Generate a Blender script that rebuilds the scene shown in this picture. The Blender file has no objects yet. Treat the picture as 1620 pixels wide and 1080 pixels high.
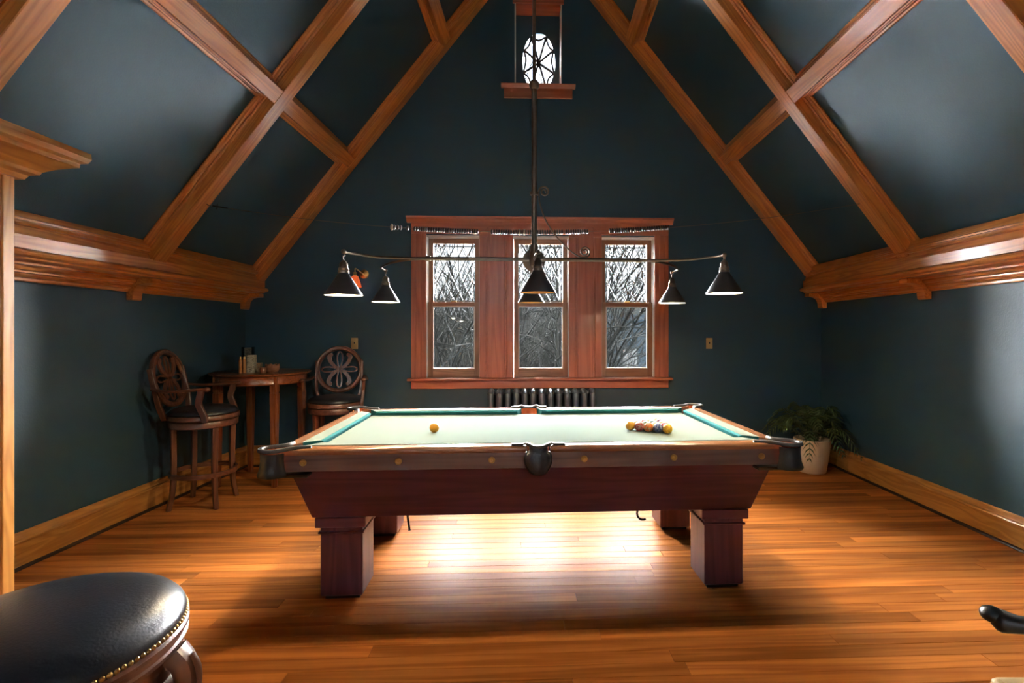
import bpy, bmesh, math, random
from mathutils import Vector, Matrix
random.seed(7)
PI = math.pi
SC = bpy.context.scene
COL = SC.collection
R = math.radians

# ------------------------------------------------------------------ camera, world, light, exposure
F_PX = 790.0                    # focal length in pixels of the 1620 x 1080 frame
cam_d = bpy.data.cameras.new('camera')
cam_d.sensor_width = 36.0
cam_d.lens = F_PX / 1620.0 * 36.0
cam_d.shift_x = -43.0 / 1620.0
cam_d.shift_y = -13.0 / 1620.0
cam_d.clip_start = 0.02
cam_d.clip_end = 500
cam = bpy.data.objects.new('camera', cam_d)
COL.objects.link(cam)
cam.location = (0, 0, 1.40)
cam.rotation_euler = (R(90), 0, 0)
SC.camera = cam

SC.view_settings.view_transform = 'Standard'
SC.view_settings.look = 'None'
SC.view_settings.gamma = 1.0
SC.view_settings.use_curve_mapping = False
SC.view_settings.exposure = 2.95
SC.cycles.max_bounces = 10
SC.cycles.diffuse_bounces = 6
SC.cycles.glossy_bounces = 4
SC.cycles.transparent_max_bounces = 24
SC.cycles.caustics_reflective = False
SC.cycles.caustics_refractive = False
SC.cycles.sample_clamp_indirect = 6.0
SC.cycles.use_denoising = True

SKY_STRENGTH = 0.34
wd = bpy.data.worlds.new('sky')
SC.world = wd
wd.use_nodes = True
nt = wd.node_tree
nt.nodes.clear()
wo = nt.nodes.new('ShaderNodeOutputWorld')
wb = nt.nodes.new('ShaderNodeBackground')
wt = nt.nodes.new('ShaderNodeTexCoord')
ws = nt.nodes.new('ShaderNodeSeparateXYZ')
wr = nt.nodes.new('ShaderNodeValToRGB')
wr.color_ramp.elements[0].position = 0.0
wr.color_ramp.elements[0].color = (0.92, 0.97, 1.0, 1)
wr.color_ramp.elements[1].position = 0.7
wr.color_ramp.elements[1].color = (0.66, 0.84, 1.0, 1)
nt.links.new(wt.outputs['Generated'], ws.inputs[0])
nt.links.new(ws.outputs['Z'], wr.inputs[0])
nt.links.new(wr.outputs[0], wb.inputs['Color'])
wb.inputs['Strength'].default_value = SKY_STRENGTH
nt.links.new(wb.outputs[0], wo.inputs[0])

# bright hazy sky behind the gable, where the sun stands
sun_d = bpy.data.lights.new('hazy_sun', 'SUN')
sun_d.energy = 150.0
sun_d.angle = R(160)
sun_d.color = (0.97, 0.985, 1.0)
sun = bpy.data.objects.new('hazy_sun', sun_d)
COL.objects.link(sun)
sun.rotation_euler = (R(-58), 0, 0)       # shines towards -Y and down

PHI = math.atan(0.041)          # the gable wall stands slightly out of square
WALL_Y = 5.408
XL, XR = -3.108, 3.125
YF = -2.6                       # end wall behind the camera


def portal(name, loc, rotz, sx, sz, outward=1):
    d = bpy.data.lights.new(name, 'AREA')
    d.shape = 'RECTANGLE'
    d.size, d.size_y = sx, sz
    d.energy = 1
    d.cycles.is_portal = True
    o = bpy.data.objects.new(name, d)
    COL.objects.link(o)
    o.location = loc
    o.rotation_euler = (R(-90) if outward > 0 else R(90), 0, rotz)
    return o


# window openings in the gable wall, (u0, u1, z0, z1), u measured along the wall
OPEN = [(-1.223, -0.631, 0.921, 2.454), (-0.2944, 0.3327, 0.921, 2.454), (0.6676, 1.2717, 0.921, 2.454)]
GABLE = (-0.267, 0.246, 4.07, 4.96)
FILL_SKYL = [(-2.35, -0.98)]       # unseen roof openings, added behind the camera for fill light, (y0, y1)
FILL_SKX = (1.60, 1.86)
APEX = 5.694                    # underside of the beams at the ridge
SL, SR = 1.290, 1.245           # slopes of the two ceilings


def on_wall(u, v, z):
    """a point in gable wall coordinates: u along, v out of the room, z up"""
    return Vector((u * math.cos(PHI) - v * math.sin(PHI), WALL_Y + u * math.sin(PHI) + v * math.cos(PHI), z))


for (a, b, c, d_) in OPEN + [GABLE]:
    portal('window_portal', on_wall((a + b) / 2, 0.27, (c + d_) / 2), PHI, b - a, d_ - c, 1)
for (y0_, y1_) in FILL_SKYL:
    for sd_ in (-1, 1):
        k_ = SL if sd_ < 0 else SR
        xm_ = (FILL_SKX[0] + FILL_SKX[1]) / 2
        lift_ = 0.26 * math.sqrt(1 + k_ * k_)
        d = bpy.data.lights.new('fill_opening_portal', 'AREA')
        d.shape = 'RECTANGLE'
        d.size, d.size_y = (FILL_SKX[1] - FILL_SKX[0]) * math.sqrt(1 + k_ * k_), y1_ - y0_
        d.cycles.is_portal = True
        o = bpy.data.objects.new('fill_opening_portal', d)
        COL.objects.link(o)
        o.location = (sd_ * xm_, (y0_ + y1_) / 2, APEX - k_ * xm_ + lift_)
        o.rotation_euler = (0, sd_ * math.atan(k_), 0)      # its -Z looks down into the room


# ------------------------------------------------------------------ mesh helpers
class MB:
    def __init__(self):
        self.v, self.f = [], []

    def add(self, vs, fs):
        n = len(self.v)
        self.v += [tuple(p) for p in vs]
        self.f += [[i + n for i in f] for f in fs]
        return self

    def hexa(self, p):
        return self.add(p, [(0, 3, 2, 1), (4, 5, 6, 7), (0, 1, 5, 4), (1, 2, 6, 5), (2, 3, 7, 6), (3, 0, 4, 7)])

    def box(self, x0, x1, y0, y1, z0, z1):
        return self.hexa([(x0, y0, z0), (x1, y0, z0), (x1, y1, z0), (x0, y1, z0),
                          (x0, y0, z1), (x1, y0, z1), (x1, y1, z1), (x0, y1, z1)])

    def cbox(self, cx, cy, cz, sx, sy, sz):
        return self.box(cx - sx / 2, cx + sx / 2, cy - sy / 2, cy + sy / 2, cz - sz / 2, cz + sz / 2)

    def prism(self, pts, a0, a1, axis):
        def P(p, a):
            if axis == 'x':
                return (a, p[0], p[1])
            if axis == 'y':
                return (p[0], a, p[1])
            return (p[0], p[1], a)
        n = len(pts)
        A0 = a0 if callable(a0) else (lambda p: a0)
        A1 = a1 if callable(a1) else (lambda p: a1)
        vs = [P(p, A0(p)) for p in pts] + [P(p, A1(p)) for p in pts]
        fs = [(i, (i + 1) % n, n + (i + 1) % n, n + i) for i in range(n)]
        fs += [tuple(range(n - 1, -1, -1)), tuple(range(n, 2 * n))]
        return self.add(vs, fs)

    def sweep(self, path, prof, closed=False, up=(0, 0, 1), scale=None):
        """prof: closed 2D outline, (side, up); carried along path"""
        pts = [Vector(p) for p in path]
        n, m = len(pts), len(prof)
        vs, fs = [], []
        upv = Vector(up)
        for i, p in enumerate(pts):
            a = pts[(i - 1) % n] if (closed or i > 0) else p
            b = pts[(i + 1) % n] if (closed or i < n - 1) else p
            t = (b - a).normalized()
            if abs(t.dot(upv)) > 0.98:
                s = t.cross(Vector((1, 0, 0))).normalized()
            else:
                s = t.cross(upv).normalized()
            w = s.cross(t).normalized()
            k = scale[i] if scale else 1.0
            for (q, r) in prof:
                vs.append(p + s * q * k + w * r * k)
        last = n if closed else n - 1
        for i in range(last):
            j = (i + 1) % n
            for k in range(m):
                l = (k + 1) % m
                fs.append((i * m + k, i * m + l, j * m + l, j * m + k))
        if not closed:
            fs.append(tuple(range(m - 1, -1, -1)))
            fs.append(tuple((n - 1) * m + k for k in range(m)))
        return self.add(vs, fs)

    def tube(self, path, r, n=8, closed=False):
        pts = [Vector(p) for p in path]
        N = len(pts)
        rr = r if isinstance(r, (list, tuple)) else [r] * N
        vs, fs = [], []
        prev = None
        for i, p in enumerate(pts):
            a = pts[(i - 1) % N] if (closed or i > 0) else p
            b = pts[(i + 1) % N] if (closed or i < N - 1) else p
            t = (b - a).normalized()
            if prev is None:
                h = Vector((0, 0, 1)) if abs(t.z) < 0.9 else Vector((1, 0, 0))
                s = t.cross(h).normalized()
            else:
                s = (prev - t * prev.dot(t)).normalized()
            prev = s
            w = t.cross(s)
            for k in range(n):
                an = 2 * PI * k / n
                vs.append(p + (s * math.cos(an) + w * math.sin(an)) * rr[i])
        for i in range(N if closed else N - 1):
            j = (i + 1) % N
            for k in range(n):
                l = (k + 1) % n
                fs.append((i * n + k, i * n + l, j * n + l, j * n + k))
        if not closed:
            fs.append(tuple(range(n - 1, -1, -1)))
            fs.append(tuple((N - 1) * n + k for k in range(n)))
        return self.add(vs, fs)

    def lathe(self, prof, n=28, c=(0, 0, 0), axis='z', a0=0.0, a1=None, closed_prof=False):
        """prof: list of (radius, height)"""
        full = a1 is None
        span = 2 * PI if full else (a1 - a0)
        cnt = n if full else n + 1
        m = len(prof)
        vs, fs = [], []
        for k in range(cnt):
            an = a0 + span * k / n
            for (r, h) in prof:
                x, y, z = r * math.cos(an), r * math.sin(an), h
                if axis == 'x':
                    x, y, z = z, x, y
                elif axis == 'y':
                    x, y, z = x, z, y
                vs.append((c[0] + x, c[1] + y, c[2] + z))
        for k in range(n):
            k2 = (k + 1) % cnt
            for i in range(m if closed_prof else m - 1):
                j = (i + 1) % m
                fs.append((k * m + i, k2 * m + i, k2 * m + j, k * m + j))
        return self.add(vs, fs)

    def sphere(self, c, r, n=16, m=10, sz=1.0):
        prof = [(r * math.sin(PI * i / m), -r * sz * math.cos(PI * i / m)) for i in range(m + 1)]
        return self.lathe(prof, n, c)

    def xform(self, M):
        self.v = [tuple(M @ Vector(p)) for p in self.v]
        return self

    def mesh(self, name, mat, smooth=None):
        me = bpy.data.meshes.new(name)
        bm = bmesh.new()
        bv = [bm.verts.new(p) for p in self.v]
        for f in self.f:
            try:
                bm.faces.new([bv[i] for i in f])
            except ValueError:
                pass
        bmesh.ops.remove_doubles(bm, verts=bm.verts, dist=1e-6)
        bmesh.ops.recalc_face_normals(bm, faces=bm.faces)
        bm.to_mesh(me)
        bm.free()
        if mat is not None:
            me.materials.append(mat)
        if smooth is not None:
            me.shade_smooth()
            me.set_sharp_from_angle(angle=R(smooth))
        return me

    def build(self, name, mat, parent=None, loc=(0, 0, 0), rot=(0, 0, 0), smooth=None, bevel=None, seg=1):
        return place(name, self.mesh(name, mat, smooth), parent, loc, rot, bevel, seg)


def place(name, me, parent=None, loc=(0, 0, 0), rot=(0, 0, 0), bevel=None, seg=1):
    o = bpy.data.objects.new(name, me)
    COL.objects.link(o)
    o.location = loc
    o.rotation_euler = rot
    if parent is not None:
        o.parent = parent
    if bevel:
        md = o.modifiers.new('edge', 'BEVEL')
        md.width = bevel
        md.segments = seg
        md.limit_method = 'ANGLE'
        md.angle_limit = R(35)
    return o


def empty(name, loc=(0, 0, 0), rz=0.0):
    o = bpy.data.objects.new(name, None)
    COL.objects.link(o)
    o.location = loc
    o.rotation_euler = (0, 0, rz)
    o.empty_display_size = 0.1
    return o


def tag(o, label=None, cat=None, group=None, kind=None):
    if label:
        o['label'] = label
    if cat:
        o['category'] = cat
    if group:
        o['group'] = group
    if kind:
        o['kind'] = kind
    return o


def copy_tree(o, parent=None):
    c = o.copy()
    COL.objects.link(c)
    c.parent = parent
    for ch in list(o.children):
        copy_tree(ch, c)
    return c


def wallrot():
    return dict(loc=(0, WALL_Y, 0), rot=(0, 0, PHI))


def catmull(pts, k=6):
    P = [Vector(p) for p in pts]
    out = []
    for i in range(len(P) - 1):
        p0 = P[i - 1] if i > 0 else P[i] * 2 - P[i + 1]
        p1, p2 = P[i], P[i + 1]
        p3 = P[i + 2] if i + 2 < len(P) else P[i + 1] * 2 - P[i]
        for s in range(k):
            t = s / k
            out.append(0.5 * ((2 * p1) + (p2 - p0) * t + (2 * p0 - 5 * p1 + 4 * p2 - p3) * t * t + (3 * p1 - p0 - 3 * p2 + p3) * t ** 3))
    out.append(P[-1])
    return out


# ------------------------------------------------------------------ materials
def new_mat(name):
    m = bpy.data.materials.new(name)
    m.use_nodes = True
    n = m.node_tree
    b = n.nodes['Principled BSDF']
    return m, n, b


def simple(name, col, rough=0.5, metal=0.0, spec=0.5, coat=0.0, emit=None, estr=0.0, vary=0.0, vscale=30.0, bump=0.0, coat_r=0.1, sheen=0.0):
    m, n, b = new_mat(name)
    b.inputs['Base Color'].default_value = (*col, 1)
    b.inputs['Roughness'].default_value = rough
    b.inputs['Metallic'].default_value = metal
    b.inputs['Specular IOR Level'].default_value = spec
    b.inputs['Coat Weight'].default_value = coat
    b.inputs['Coat Roughness'].default_value = coat_r
    b.inputs['Sheen Weight'].default_value = sheen
    if emit:
        b.inputs['Emission Color'].default_value = (*emit, 1)
        b.inputs['Emission Strength'].default_value = estr
    tc = n.nodes.new('ShaderNodeTexCoord')
    nz = n.nodes.new('ShaderNodeTexNoise')
    nz.inputs['Scale'].default_value = vscale
    nz.inputs['Detail'].default_value = 4
    n.links.new(tc.outputs['Object'], nz.inputs['Vector'])
    mx = n.nodes.new('ShaderNodeMixRGB')
    mx.blend_type = 'MIX'
    v = max(vary, 0.02)
    mx.inputs[1].default_value = (*[c * (1 - v) for c in col], 1)
    mx.inputs[2].default_value = (*[min(1, c * (1 + v)) for c in col], 1)
    n.links.new(nz.outputs['Fac'], mx.inputs[0])
    n.links.new(mx.outputs[0], b.inputs['Base Color'])
    if bump:
        bp = n.nodes.new('ShaderNodeBump')
        bp.inputs['Strength'].default_value = bump
        bp.inputs['Distance'].default_value = 0.01
        n.links.new(nz.outputs['Fac'], bp.inputs['Height'])
        n.links.new(bp.outputs[0], b.inputs['Normal'])
    return m


def wood(name, dark, light, axis='x', rough=0.32, coat=0.25, ring=9.0, across=5.0, along=0.35, rand=0.25, contrast=1.0, coat_r=0.12, spec=0.5, streak=0.5):
    """varnished wood: growth-ring contours of a stretched noise plus fine pores"""
    m, n, b = new_mat(name)
    L = n.links.new
    tc = n.nodes.new('ShaderNodeTexCoord')
    oi = n.nodes.new('ShaderNodeObjectInfo')
    mp = n.nodes.new('ShaderNodeMapping')
    sc = {'x': (along, across, across), 'y': (across, along, across), 'z': (across, across, along)}[axis]
    mp.inputs['Scale'].default_value = sc
    L(tc.outputs['Object'], mp.inputs['Vector'])
    off = n.nodes.new('ShaderNodeMath')
    off.operation = 'MULTIPLY'
    off.inputs[1].default_value = 37.0
    L(oi.outputs['Random'], off.inputs[0])
    addv = n.nodes.new('ShaderNodeVectorMath')
    addv.operation = 'ADD'
    L(mp.outputs[0], addv.inputs[0])
    L(off.outputs[0], addv.inputs[1])
    n1 = n.nodes.new('ShaderNodeTexNoise')
    n1.inputs['Scale'].default_value = 1.3
    n1.inputs['Detail'].default_value = 2.5
    n1.inputs['Distortion'].default_value = 0.3
    L(addv.outputs[0], n1.inputs['Vector'])
    mu = n.nodes.new('ShaderNodeMath')
    mu.operation = 'MULTIPLY'
    mu.inputs[1].default_value = ring * 6.28
    L(n1.outputs['Fac'], mu.inputs[0])
    sn = n.nodes.new('ShaderNodeMath')
    sn.operation = 'SINE'
    L(mu.outputs[0], sn.inputs[0])
    mr = n.nodes.new('ShaderNodeMapRange')
    mr.inputs[1].default_value = -1
    mr.inputs[2].default_value = 1
    mr.inputs[3].default_value = 0.5 - 0.5 * contrast
    mr.inputs[4].default_value = 0.5 + 0.5 * contrast
    L(sn.outputs[0], mr.inputs[0])
    # fine pores
    mp2 = n.nodes.new('ShaderNodeMapping')
    s2 = {'x': (2.5, 110, 110), 'y': (110, 2.5, 110), 'z': (110, 110, 2.5)}[axis]
    mp2.inputs['Scale'].default_value = s2
    L(tc.outputs['Object'], mp2.inputs['Vector'])
    n2 = n.nodes.new('ShaderNodeTexNoise')
    n2.inputs['Scale'].default_value = 1.0
    n2.inputs['Detail'].default_value = 3
    L(mp2.outputs[0], n2.inputs['Vector'])
    mixf = n.nodes.new('ShaderNodeMath')
    mixf.operation = 'MULTIPLY_ADD'
    mixf.inputs[1].default_value = 1.0 - streak
    L(mr.outputs[0], mixf.inputs[0])
    m2 = n.nodes.new('ShaderNodeMath')
    m2.operation = 'MULTIPLY'
    m2.inputs[1].default_value = streak
    L(n2.outputs['Fac'], m2.inputs[0])
    L(m2.outputs[0], mixf.inputs[2])
    cr = n.nodes.new('ShaderNodeMixRGB')
    cr.inputs[1].default_value = (*dark, 1)
    cr.inputs[2].default_value = (*light, 1)
    L(mixf.outputs[0], cr.inputs[0])
    # per piece tone
    hv = n.nodes.new('ShaderNodeHueSaturation')
    vr = n.nodes.new('ShaderNodeMapRange')
    vr.inputs[3].default_value = 1.0 - rand
    vr.inputs[4].default_value = 1.0 + rand
    L(oi.outputs['Random'], vr.inputs[0])
    L(vr.outputs[0], hv.inputs['Value'])
    L(cr.outputs[0], hv.inputs['Color'])
    L(hv.outputs[0], b.inputs['Base Color'])
    rr = n.nodes.new('ShaderNodeMapRange')
    rr.inputs[3].default_value = rough + 0.06
    rr.inputs[4].default_value = rough - 0.06
    L(n2.outputs['Fac'], rr.inputs[0])
    L(rr.outputs[0], b.inputs['Roughness'])
    b.inputs['Specular IOR Level'].default_value = spec
    b.inputs['Coat Weight'].default_value = coat
    b.inputs['Coat Roughness'].default_value = coat_r
    bp = n.nodes.new('ShaderNodeBump')
    bp.inputs['Strength'].default_value = 0.06
    bp.inputs['Distance'].default_value = 0.004
    L(mixf.outputs[0], bp.inputs['Height'])
    L(bp.outputs[0], b.inputs['Normal'])
    return m


def paint(name, col, rough, var=0.18):
    m, n, b = new_mat(name)
    L = n.links.new
    tc = n.nodes.new('ShaderNodeTexCoord')
    a = n.nodes.new('ShaderNodeTexNoise')
    a.inputs['Scale'].default_value = 1.8
    a.inputs['Detail'].default_value = 6
    L(tc.outputs['Object'], a.inputs['Vector'])
    mx = n.nodes.new('ShaderNodeMixRGB')
    mx.inputs[1].default_value = (*[c * (1 - var) for c in col], 1)
    mx.inputs[2].default_value = (*[c * (1 + var) for c in col], 1)
    L(a.outputs['Fac'], mx.inputs[0])
    L(mx.outputs[0], b.inputs['Base Color'])
    mr = n.nodes.new('ShaderNodeMapRange')
    mr.inputs[3].default_value = rough - 0.07
    mr.inputs[4].default_value = rough + 0.07
    L(a.outputs['Fac'], mr.inputs[0])
    L(mr.outputs[0], b.inputs['Roughness'])
    f = n.nodes.new('ShaderNodeTexNoise')
    f.inputs['Scale'].default_value = 90
    f.inputs['Detail'].default_value = 3
    L(tc.outputs['Object'], f.inputs['Vector'])
    w = n.nodes.new('ShaderNodeTexNoise')
    w.inputs['Scale'].default_value = 5
    L(tc.outputs['Object'], w.inputs['Vector'])
    ad = n.nodes.new('ShaderNodeMath')
    ad.operation = 'MULTIPLY_ADD'
    ad.inputs[1].default_value = 1.2
    L(w.outputs['Fac'], ad.inputs[0])
    L(f.outputs['Fac'], ad.inputs[2])
    bp = n.nodes.new('ShaderNodeBump')
    b.inputs['Specular IOR Level'].default_value = 0.5
    bp.inputs['Strength'].default_value = 0.22
    bp.inputs['Distance'].default_value = 0.004
    L(ad.outputs[0], bp.inputs['Height'])
    L(bp.outputs[0], b.inputs['Normal'])
    return m


M = {}
M['paint'] = paint('teal_paint', (0.027, 0.070, 0.098), 0.46)
M['plain'] = simple('blue_grey_plaster', (0.34, 0.38, 0.40), 0.8)
FD, FL = (0.38, 0.105, 0.016), (0.78, 0.315, 0.065)
for ax in 'xyz':
    M['fir_' + ax] = wood('varnished_fir_' + ax, FD, FL, ax, rand=0.06, rough=0.38, coat=0.1, contrast=0.6, ring=11, across=7, streak=0.4)
    M['pine_' + ax] = wood('golden_pine_' + ax, (0.34, 0.125, 0.022), (0.70, 0.34, 0.085), ax, rand=0.05, contrast=0.8, ring=8, across=6, along=0.8)
    M['casing_' + ax] = wood('red_fir_' + ax, (0.29, 0.074, 0.032), (0.58, 0.192, 0.090), ax, rand=0.06, contrast=0.6, ring=6)
    M['oak_' + ax] = wood('dark_red_oak_' + ax, (0.066, 0.016, 0.023), (0.150, 0.040, 0.050), ax, rough=0.36, coat=0.15, ring=7, rand=0.05)
    M['railoak_' + ax] = wood('brown_rail_oak_' + ax, (0.095, 0.054, 0.046), (0.190, 0.112, 0.094), ax, rough=0.36, coat=0.15, ring=7, rand=0.04)
    M['walnut_' + ax] = wood('stool_walnut_' + ax, (0.075, 0.026, 0.014), (0.19, 0.072, 0.037), ax, rough=0.3, coat=0.3, rand=0.05)
    M['cherry_' + ax] = wood('cherry_' + ax, (0.16, 0.042, 0.012), (0.31, 0.095, 0.030), ax, rough=0.28, coat=0.3, rand=0.04)
    M['sash_' + ax] = wood('sash_wood_' + ax, (0.20, 0.085, 0.035), (0.36, 0.17, 0.08), ax, rough=0.35, rand=0.05)
M['lip_x'] = wood('rail_lip', (0.20, 0.080, 0.036), (0.36, 0.165, 0.080), 'x', rough=0.25, coat=0.4)
M['lip_y'] = wood('rail_lip_end', (0.20, 0.080, 0.036), (0.36, 0.165, 0.080), 'y', rough=0.25, coat=0.4)
M['plank'] = wood('floor_plank', (0.22, 0.060, 0.011), (0.56, 0.196, 0.046), 'x', rough=0.42, coat=0.0, spec=0.04, ring=5, across=7, rand=0.40, contrast=0.85)
M['subfloor'] = simple('dark_subfloor', (0.03, 0.012, 0.006), 0.6)
M['cloth'] = simple('glare_pale_cloth', (0.175, 0.212, 0.190), 1.0, spec=0.0, vary=0.05, vscale=300, bump=0.08)  # same cloth as the cushions, window glare put in as a paler colour
M['cushion'] = simple('cushion_cloth', (0.024, 0.14, 0.15), 0.9, spec=0.05, vary=0.05, vscale=300, bump=0.08)
M['leather'] = simple('black_leather', (0.016, 0.018, 0.022), 0.36, vary=0.2, vscale=120, bump=0.10, coat=0.1)
M['seatleather'] = simple('navy_black_seat_leather', (0.011, 0.013, 0.018), 0.33, vary=0.25, vscale=160, bump=0.10, coat=0.15, coat_r=0.25)
M['tan'] = simple('orange_tan_leather', (0.50, 0.11, 0.030), 0.5, vary=0.2, vscale=40)
M['iron'] = simple('pocket_iron', (0.09, 0.085, 0.08), 0.48, metal=0.9)
M['blackiron'] = simple('black_iron', (0.03, 0.028, 0.027), 0.4, metal=0.6)
M['bronze'] = simple('aged_bronze', (0.20, 0.155, 0.115), 0.36, metal=1.0, vary=0.15)
M['shade_out'] = simple('gunmetal_shade', (0.10, 0.10, 0.105), 0.38, metal=0.85)
M['shade_in'] = simple('white_enamel', (0.85, 0.82, 0.75), 0.5)
M['shade_gold'] = simple('gilt_lining', (0.85, 0.42, 0.08), 0.4, metal=0.4)
M['brass'] = simple('brass', (0.55, 0.36, 0.13), 0.32, metal=1.0, vary=0.15)
M['nail'] = simple('antique_brass_nail', (0.50, 0.30, 0.10), 0.3, metal=1.0, vary=0.2)
M['bulb'] = simple('lit_bulb', (1, 0.9, 0.7), 0.5, emit=(1.0, 0.80, 0.50), estr=60)
M['bulb_off'] = simple('dark_bulb', (0.8, 0.7, 0.5), 0.2)
M['bead'] = simple('dark_turned_bead', (0.05, 0.025, 0.018), 0.3, coat=0.4)
M['beadlight'] = simple('maple_bead', (0.42, 0.30, 0.19), 0.3, coat=0.4)
M['radiator'] = simple('slate_radiator_paint', (0.10, 0.13, 0.16), 0.32, metal=0.3, vary=0.1, bump=0.05)
M['lead'] = simple('lead_came', (0.05, 0.05, 0.048), 0.5, metal=0.4)
M['white_jamb'] = simple('pale_jamb', (0.7, 0.67, 0.62), 0.5)
M['pot'] = simple('cream_pot', (0.66, 0.50, 0.34), 0.6, vary=0.08, vscale=12)
M['soil'] = simple('soil', (0.03, 0.02, 0.014), 0.95, vary=0.3)
M['frond'] = simple('palm_green', (0.055, 0.090, 0.030), 0.45, vary=0.45, vscale=7)
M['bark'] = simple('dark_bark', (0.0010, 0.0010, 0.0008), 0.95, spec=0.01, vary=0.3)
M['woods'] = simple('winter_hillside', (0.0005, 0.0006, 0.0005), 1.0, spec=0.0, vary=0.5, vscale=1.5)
M['lawn'] = simple('pale_bounce_ground', (0.56, 0.63, 0.70), 0.9, vary=0.1, vscale=0.6)  # unseen ground, made pale to throw daylight up onto the ceiling
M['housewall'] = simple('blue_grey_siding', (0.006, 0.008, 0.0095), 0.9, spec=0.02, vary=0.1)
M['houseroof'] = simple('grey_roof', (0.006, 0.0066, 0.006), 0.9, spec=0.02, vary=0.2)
M['amber'] = simple('lit_amber_glass', (0.75, 0.13, 0.04), 0.25, vary=0.1, emit=(1.0, 0.16, 0.04), estr=0.07)
M['ambersmall'] = simple('amber_bottle', (0.52, 0.20, 0.05), 0.2, coat=0.5, vary=0.3)
M['wax'] = simple('wax', (0.75, 0.66, 0.48), 0.5)
M['carved'] = simple('carved_wood_bowl', (0.26, 0.11, 0.05), 0.55, vary=0.4, vscale=30)
M['tanseat'] = simple('tan_upholstery', (0.47, 0.32, 0.15), 0.6, vary=0.06, vscale=200, bump=0.05)
M['blackwood'] = simple('black_lacquer', (0.010, 0.009, 0.008), 0.36, coat=0.1)
M['plate'] = simple('polished_brass_plate', (0.60, 0.43, 0.18), 0.35, metal=0.35)
M['dark'] = simple('dark_shoe_moulding', (0.035, 0.016, 0.010), 0.35, coat=0.2)


def mosaic(name):
    m, n, b = new_mat(name)
    tc = n.nodes.new('ShaderNodeTexCoord')
    vo = n.nodes.new('ShaderNodeTexVoronoi')
    vo.inputs['Scale'].default_value = 130
    cr = n.nodes.new('ShaderNodeValToRGB')
    cr.color_ramp.elements[0].color = (0.10, 0.075, 0.04, 1)
    cr.color_ramp.elements[1].color = (0.55, 0.48, 0.33, 1)
    n.links.new(tc.outputs['Object'], vo.inputs['Vector'])
    n.links.new(vo.outputs['Color'], cr.inputs[0])
    n.links.new(cr.outputs[0], b.inputs['Base Color'])
    b.inputs['Roughness'].default_value = 0.3
    return m


M['mosaic'] = mosaic('mosaic_glass')


def glass(name, tint=(1, 1, 1), refl=0.08):
    m = bpy.data.materials.new(name)
    m.use_nodes = True
    n = m.node_tree
    n.nodes.clear()
    o = n.nodes.new('ShaderNodeOutputMaterial')
    mx = n.nodes.new('ShaderNodeMixShader')
    t = n.nodes.new('ShaderNodeBsdfTransparent')
    g = n.nodes.new('ShaderNodeBsdfGlossy')
    fr = n.nodes.new('ShaderNodeFresnel')
    fr.inputs['IOR'].default_value = 1.45
    t.inputs[0].default_value = (*tint, 1)
    g.inputs['Roughness'].default_value = 0.02
    n.links.new(fr.outputs[0], mx.inputs[0])
    n.links.new(t.outputs[0], mx.inputs[1])
    n.links.new(g.outputs[0], mx.inputs[2])
    n.links.new(mx.outputs[0], o.inputs[0])
    return m


M['glass'] = glass('window_glass', (0.97, 0.98, 0.98))
M['cupglass'] = glass('candle_glass', (0.96, 0.97, 0.97))


def marbled(name, c1, c2, scale=60):
    c1, c2 = [v * 0.8 for v in c1], [v * 0.6 for v in c2]
    m, n, b = new_mat(name)
    tc = n.nodes.new('ShaderNodeTexCoord')
    nz = n.nodes.new('ShaderNodeTexNoise')
    nz.inputs['Scale'].default_value = scale
    nz.inputs['Detail'].default_value = 3
    nz.inputs['Distortion'].default_value = 1.5
    cr = n.nodes.new('ShaderNodeValToRGB')
    cr.color_ramp.elements[0].position = 0.46
    cr.color_ramp.elements[0].color = (*c1, 1)
    cr.color_ramp.elements[1].position = 0.54
    cr.color_ramp.elements[1].color = (*c2, 1)
    n.links.new(tc.outputs['Object'], nz.inputs['Vector'])
    n.links.new(nz.outputs['Fac'], cr.inputs[0])
    n.links.new(cr.outputs[0], b.inputs['Base Color'])
    b.inputs['Roughness'].default_value = 0.35
    b.inputs['Specular IOR Level'].default_value = 0.2
    return m


# ------------------------------------------------------------------ the room
def soffit(side, x):            # height of the beam underside
    return APEX - (SL if side < 0 else SR) * abs(x)


def slope(side):
    return SL if side < 0 else SR


def panel_lift(side):           # vertical distance from beam underside to the plaster
    return 0.122 * math.sqrt(1 + slope(side) ** 2)


# floor with its strip boards (laid parallel to the gable wall)
floor_o = MB().box(-3.5, 3.5, YF - WALL_Y - 0.3, 0.4, -0.12, -0.019).build('floor', M['subfloor'], **wallrot())
tag(floor_o, 'varnished orange strip board floor under the billiard table', kind='structure')
BW = 0.083
row = 0
y = 0.06
rest = MB()


def plank_mesh(ln):
    b = MB()
    h = 0.0012
    w = BW - 0.0012
    vs = [(-ln / 2, -w / 2, -0.018), (ln / 2, -w / 2, -0.018), (ln / 2, w / 2, -0.018), (-ln / 2, w / 2, -0.018),
          (-ln / 2, -w / 2, -h), (ln / 2, -w / 2, -h), (ln / 2, w / 2, -h), (-ln / 2, w / 2, -h),
          (-ln / 2 + h, -w / 2 + h, 0), (ln / 2 - h, -w / 2 + h, 0), (ln / 2 - h, w / 2 - h, 0), (-ln / 2 + h, w / 2 - h, 0)]
    fs = [(0, 3, 2, 1)]
    for i in range(4):
        j = (i + 1) % 4
        fs += [(i, j, 4 + j, 4 + i), (4 + i, 4 + j, 8 + j, 8 + i)]
    fs.append((8, 9, 10, 11))
    b.add(vs, fs)
    return b


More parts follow.
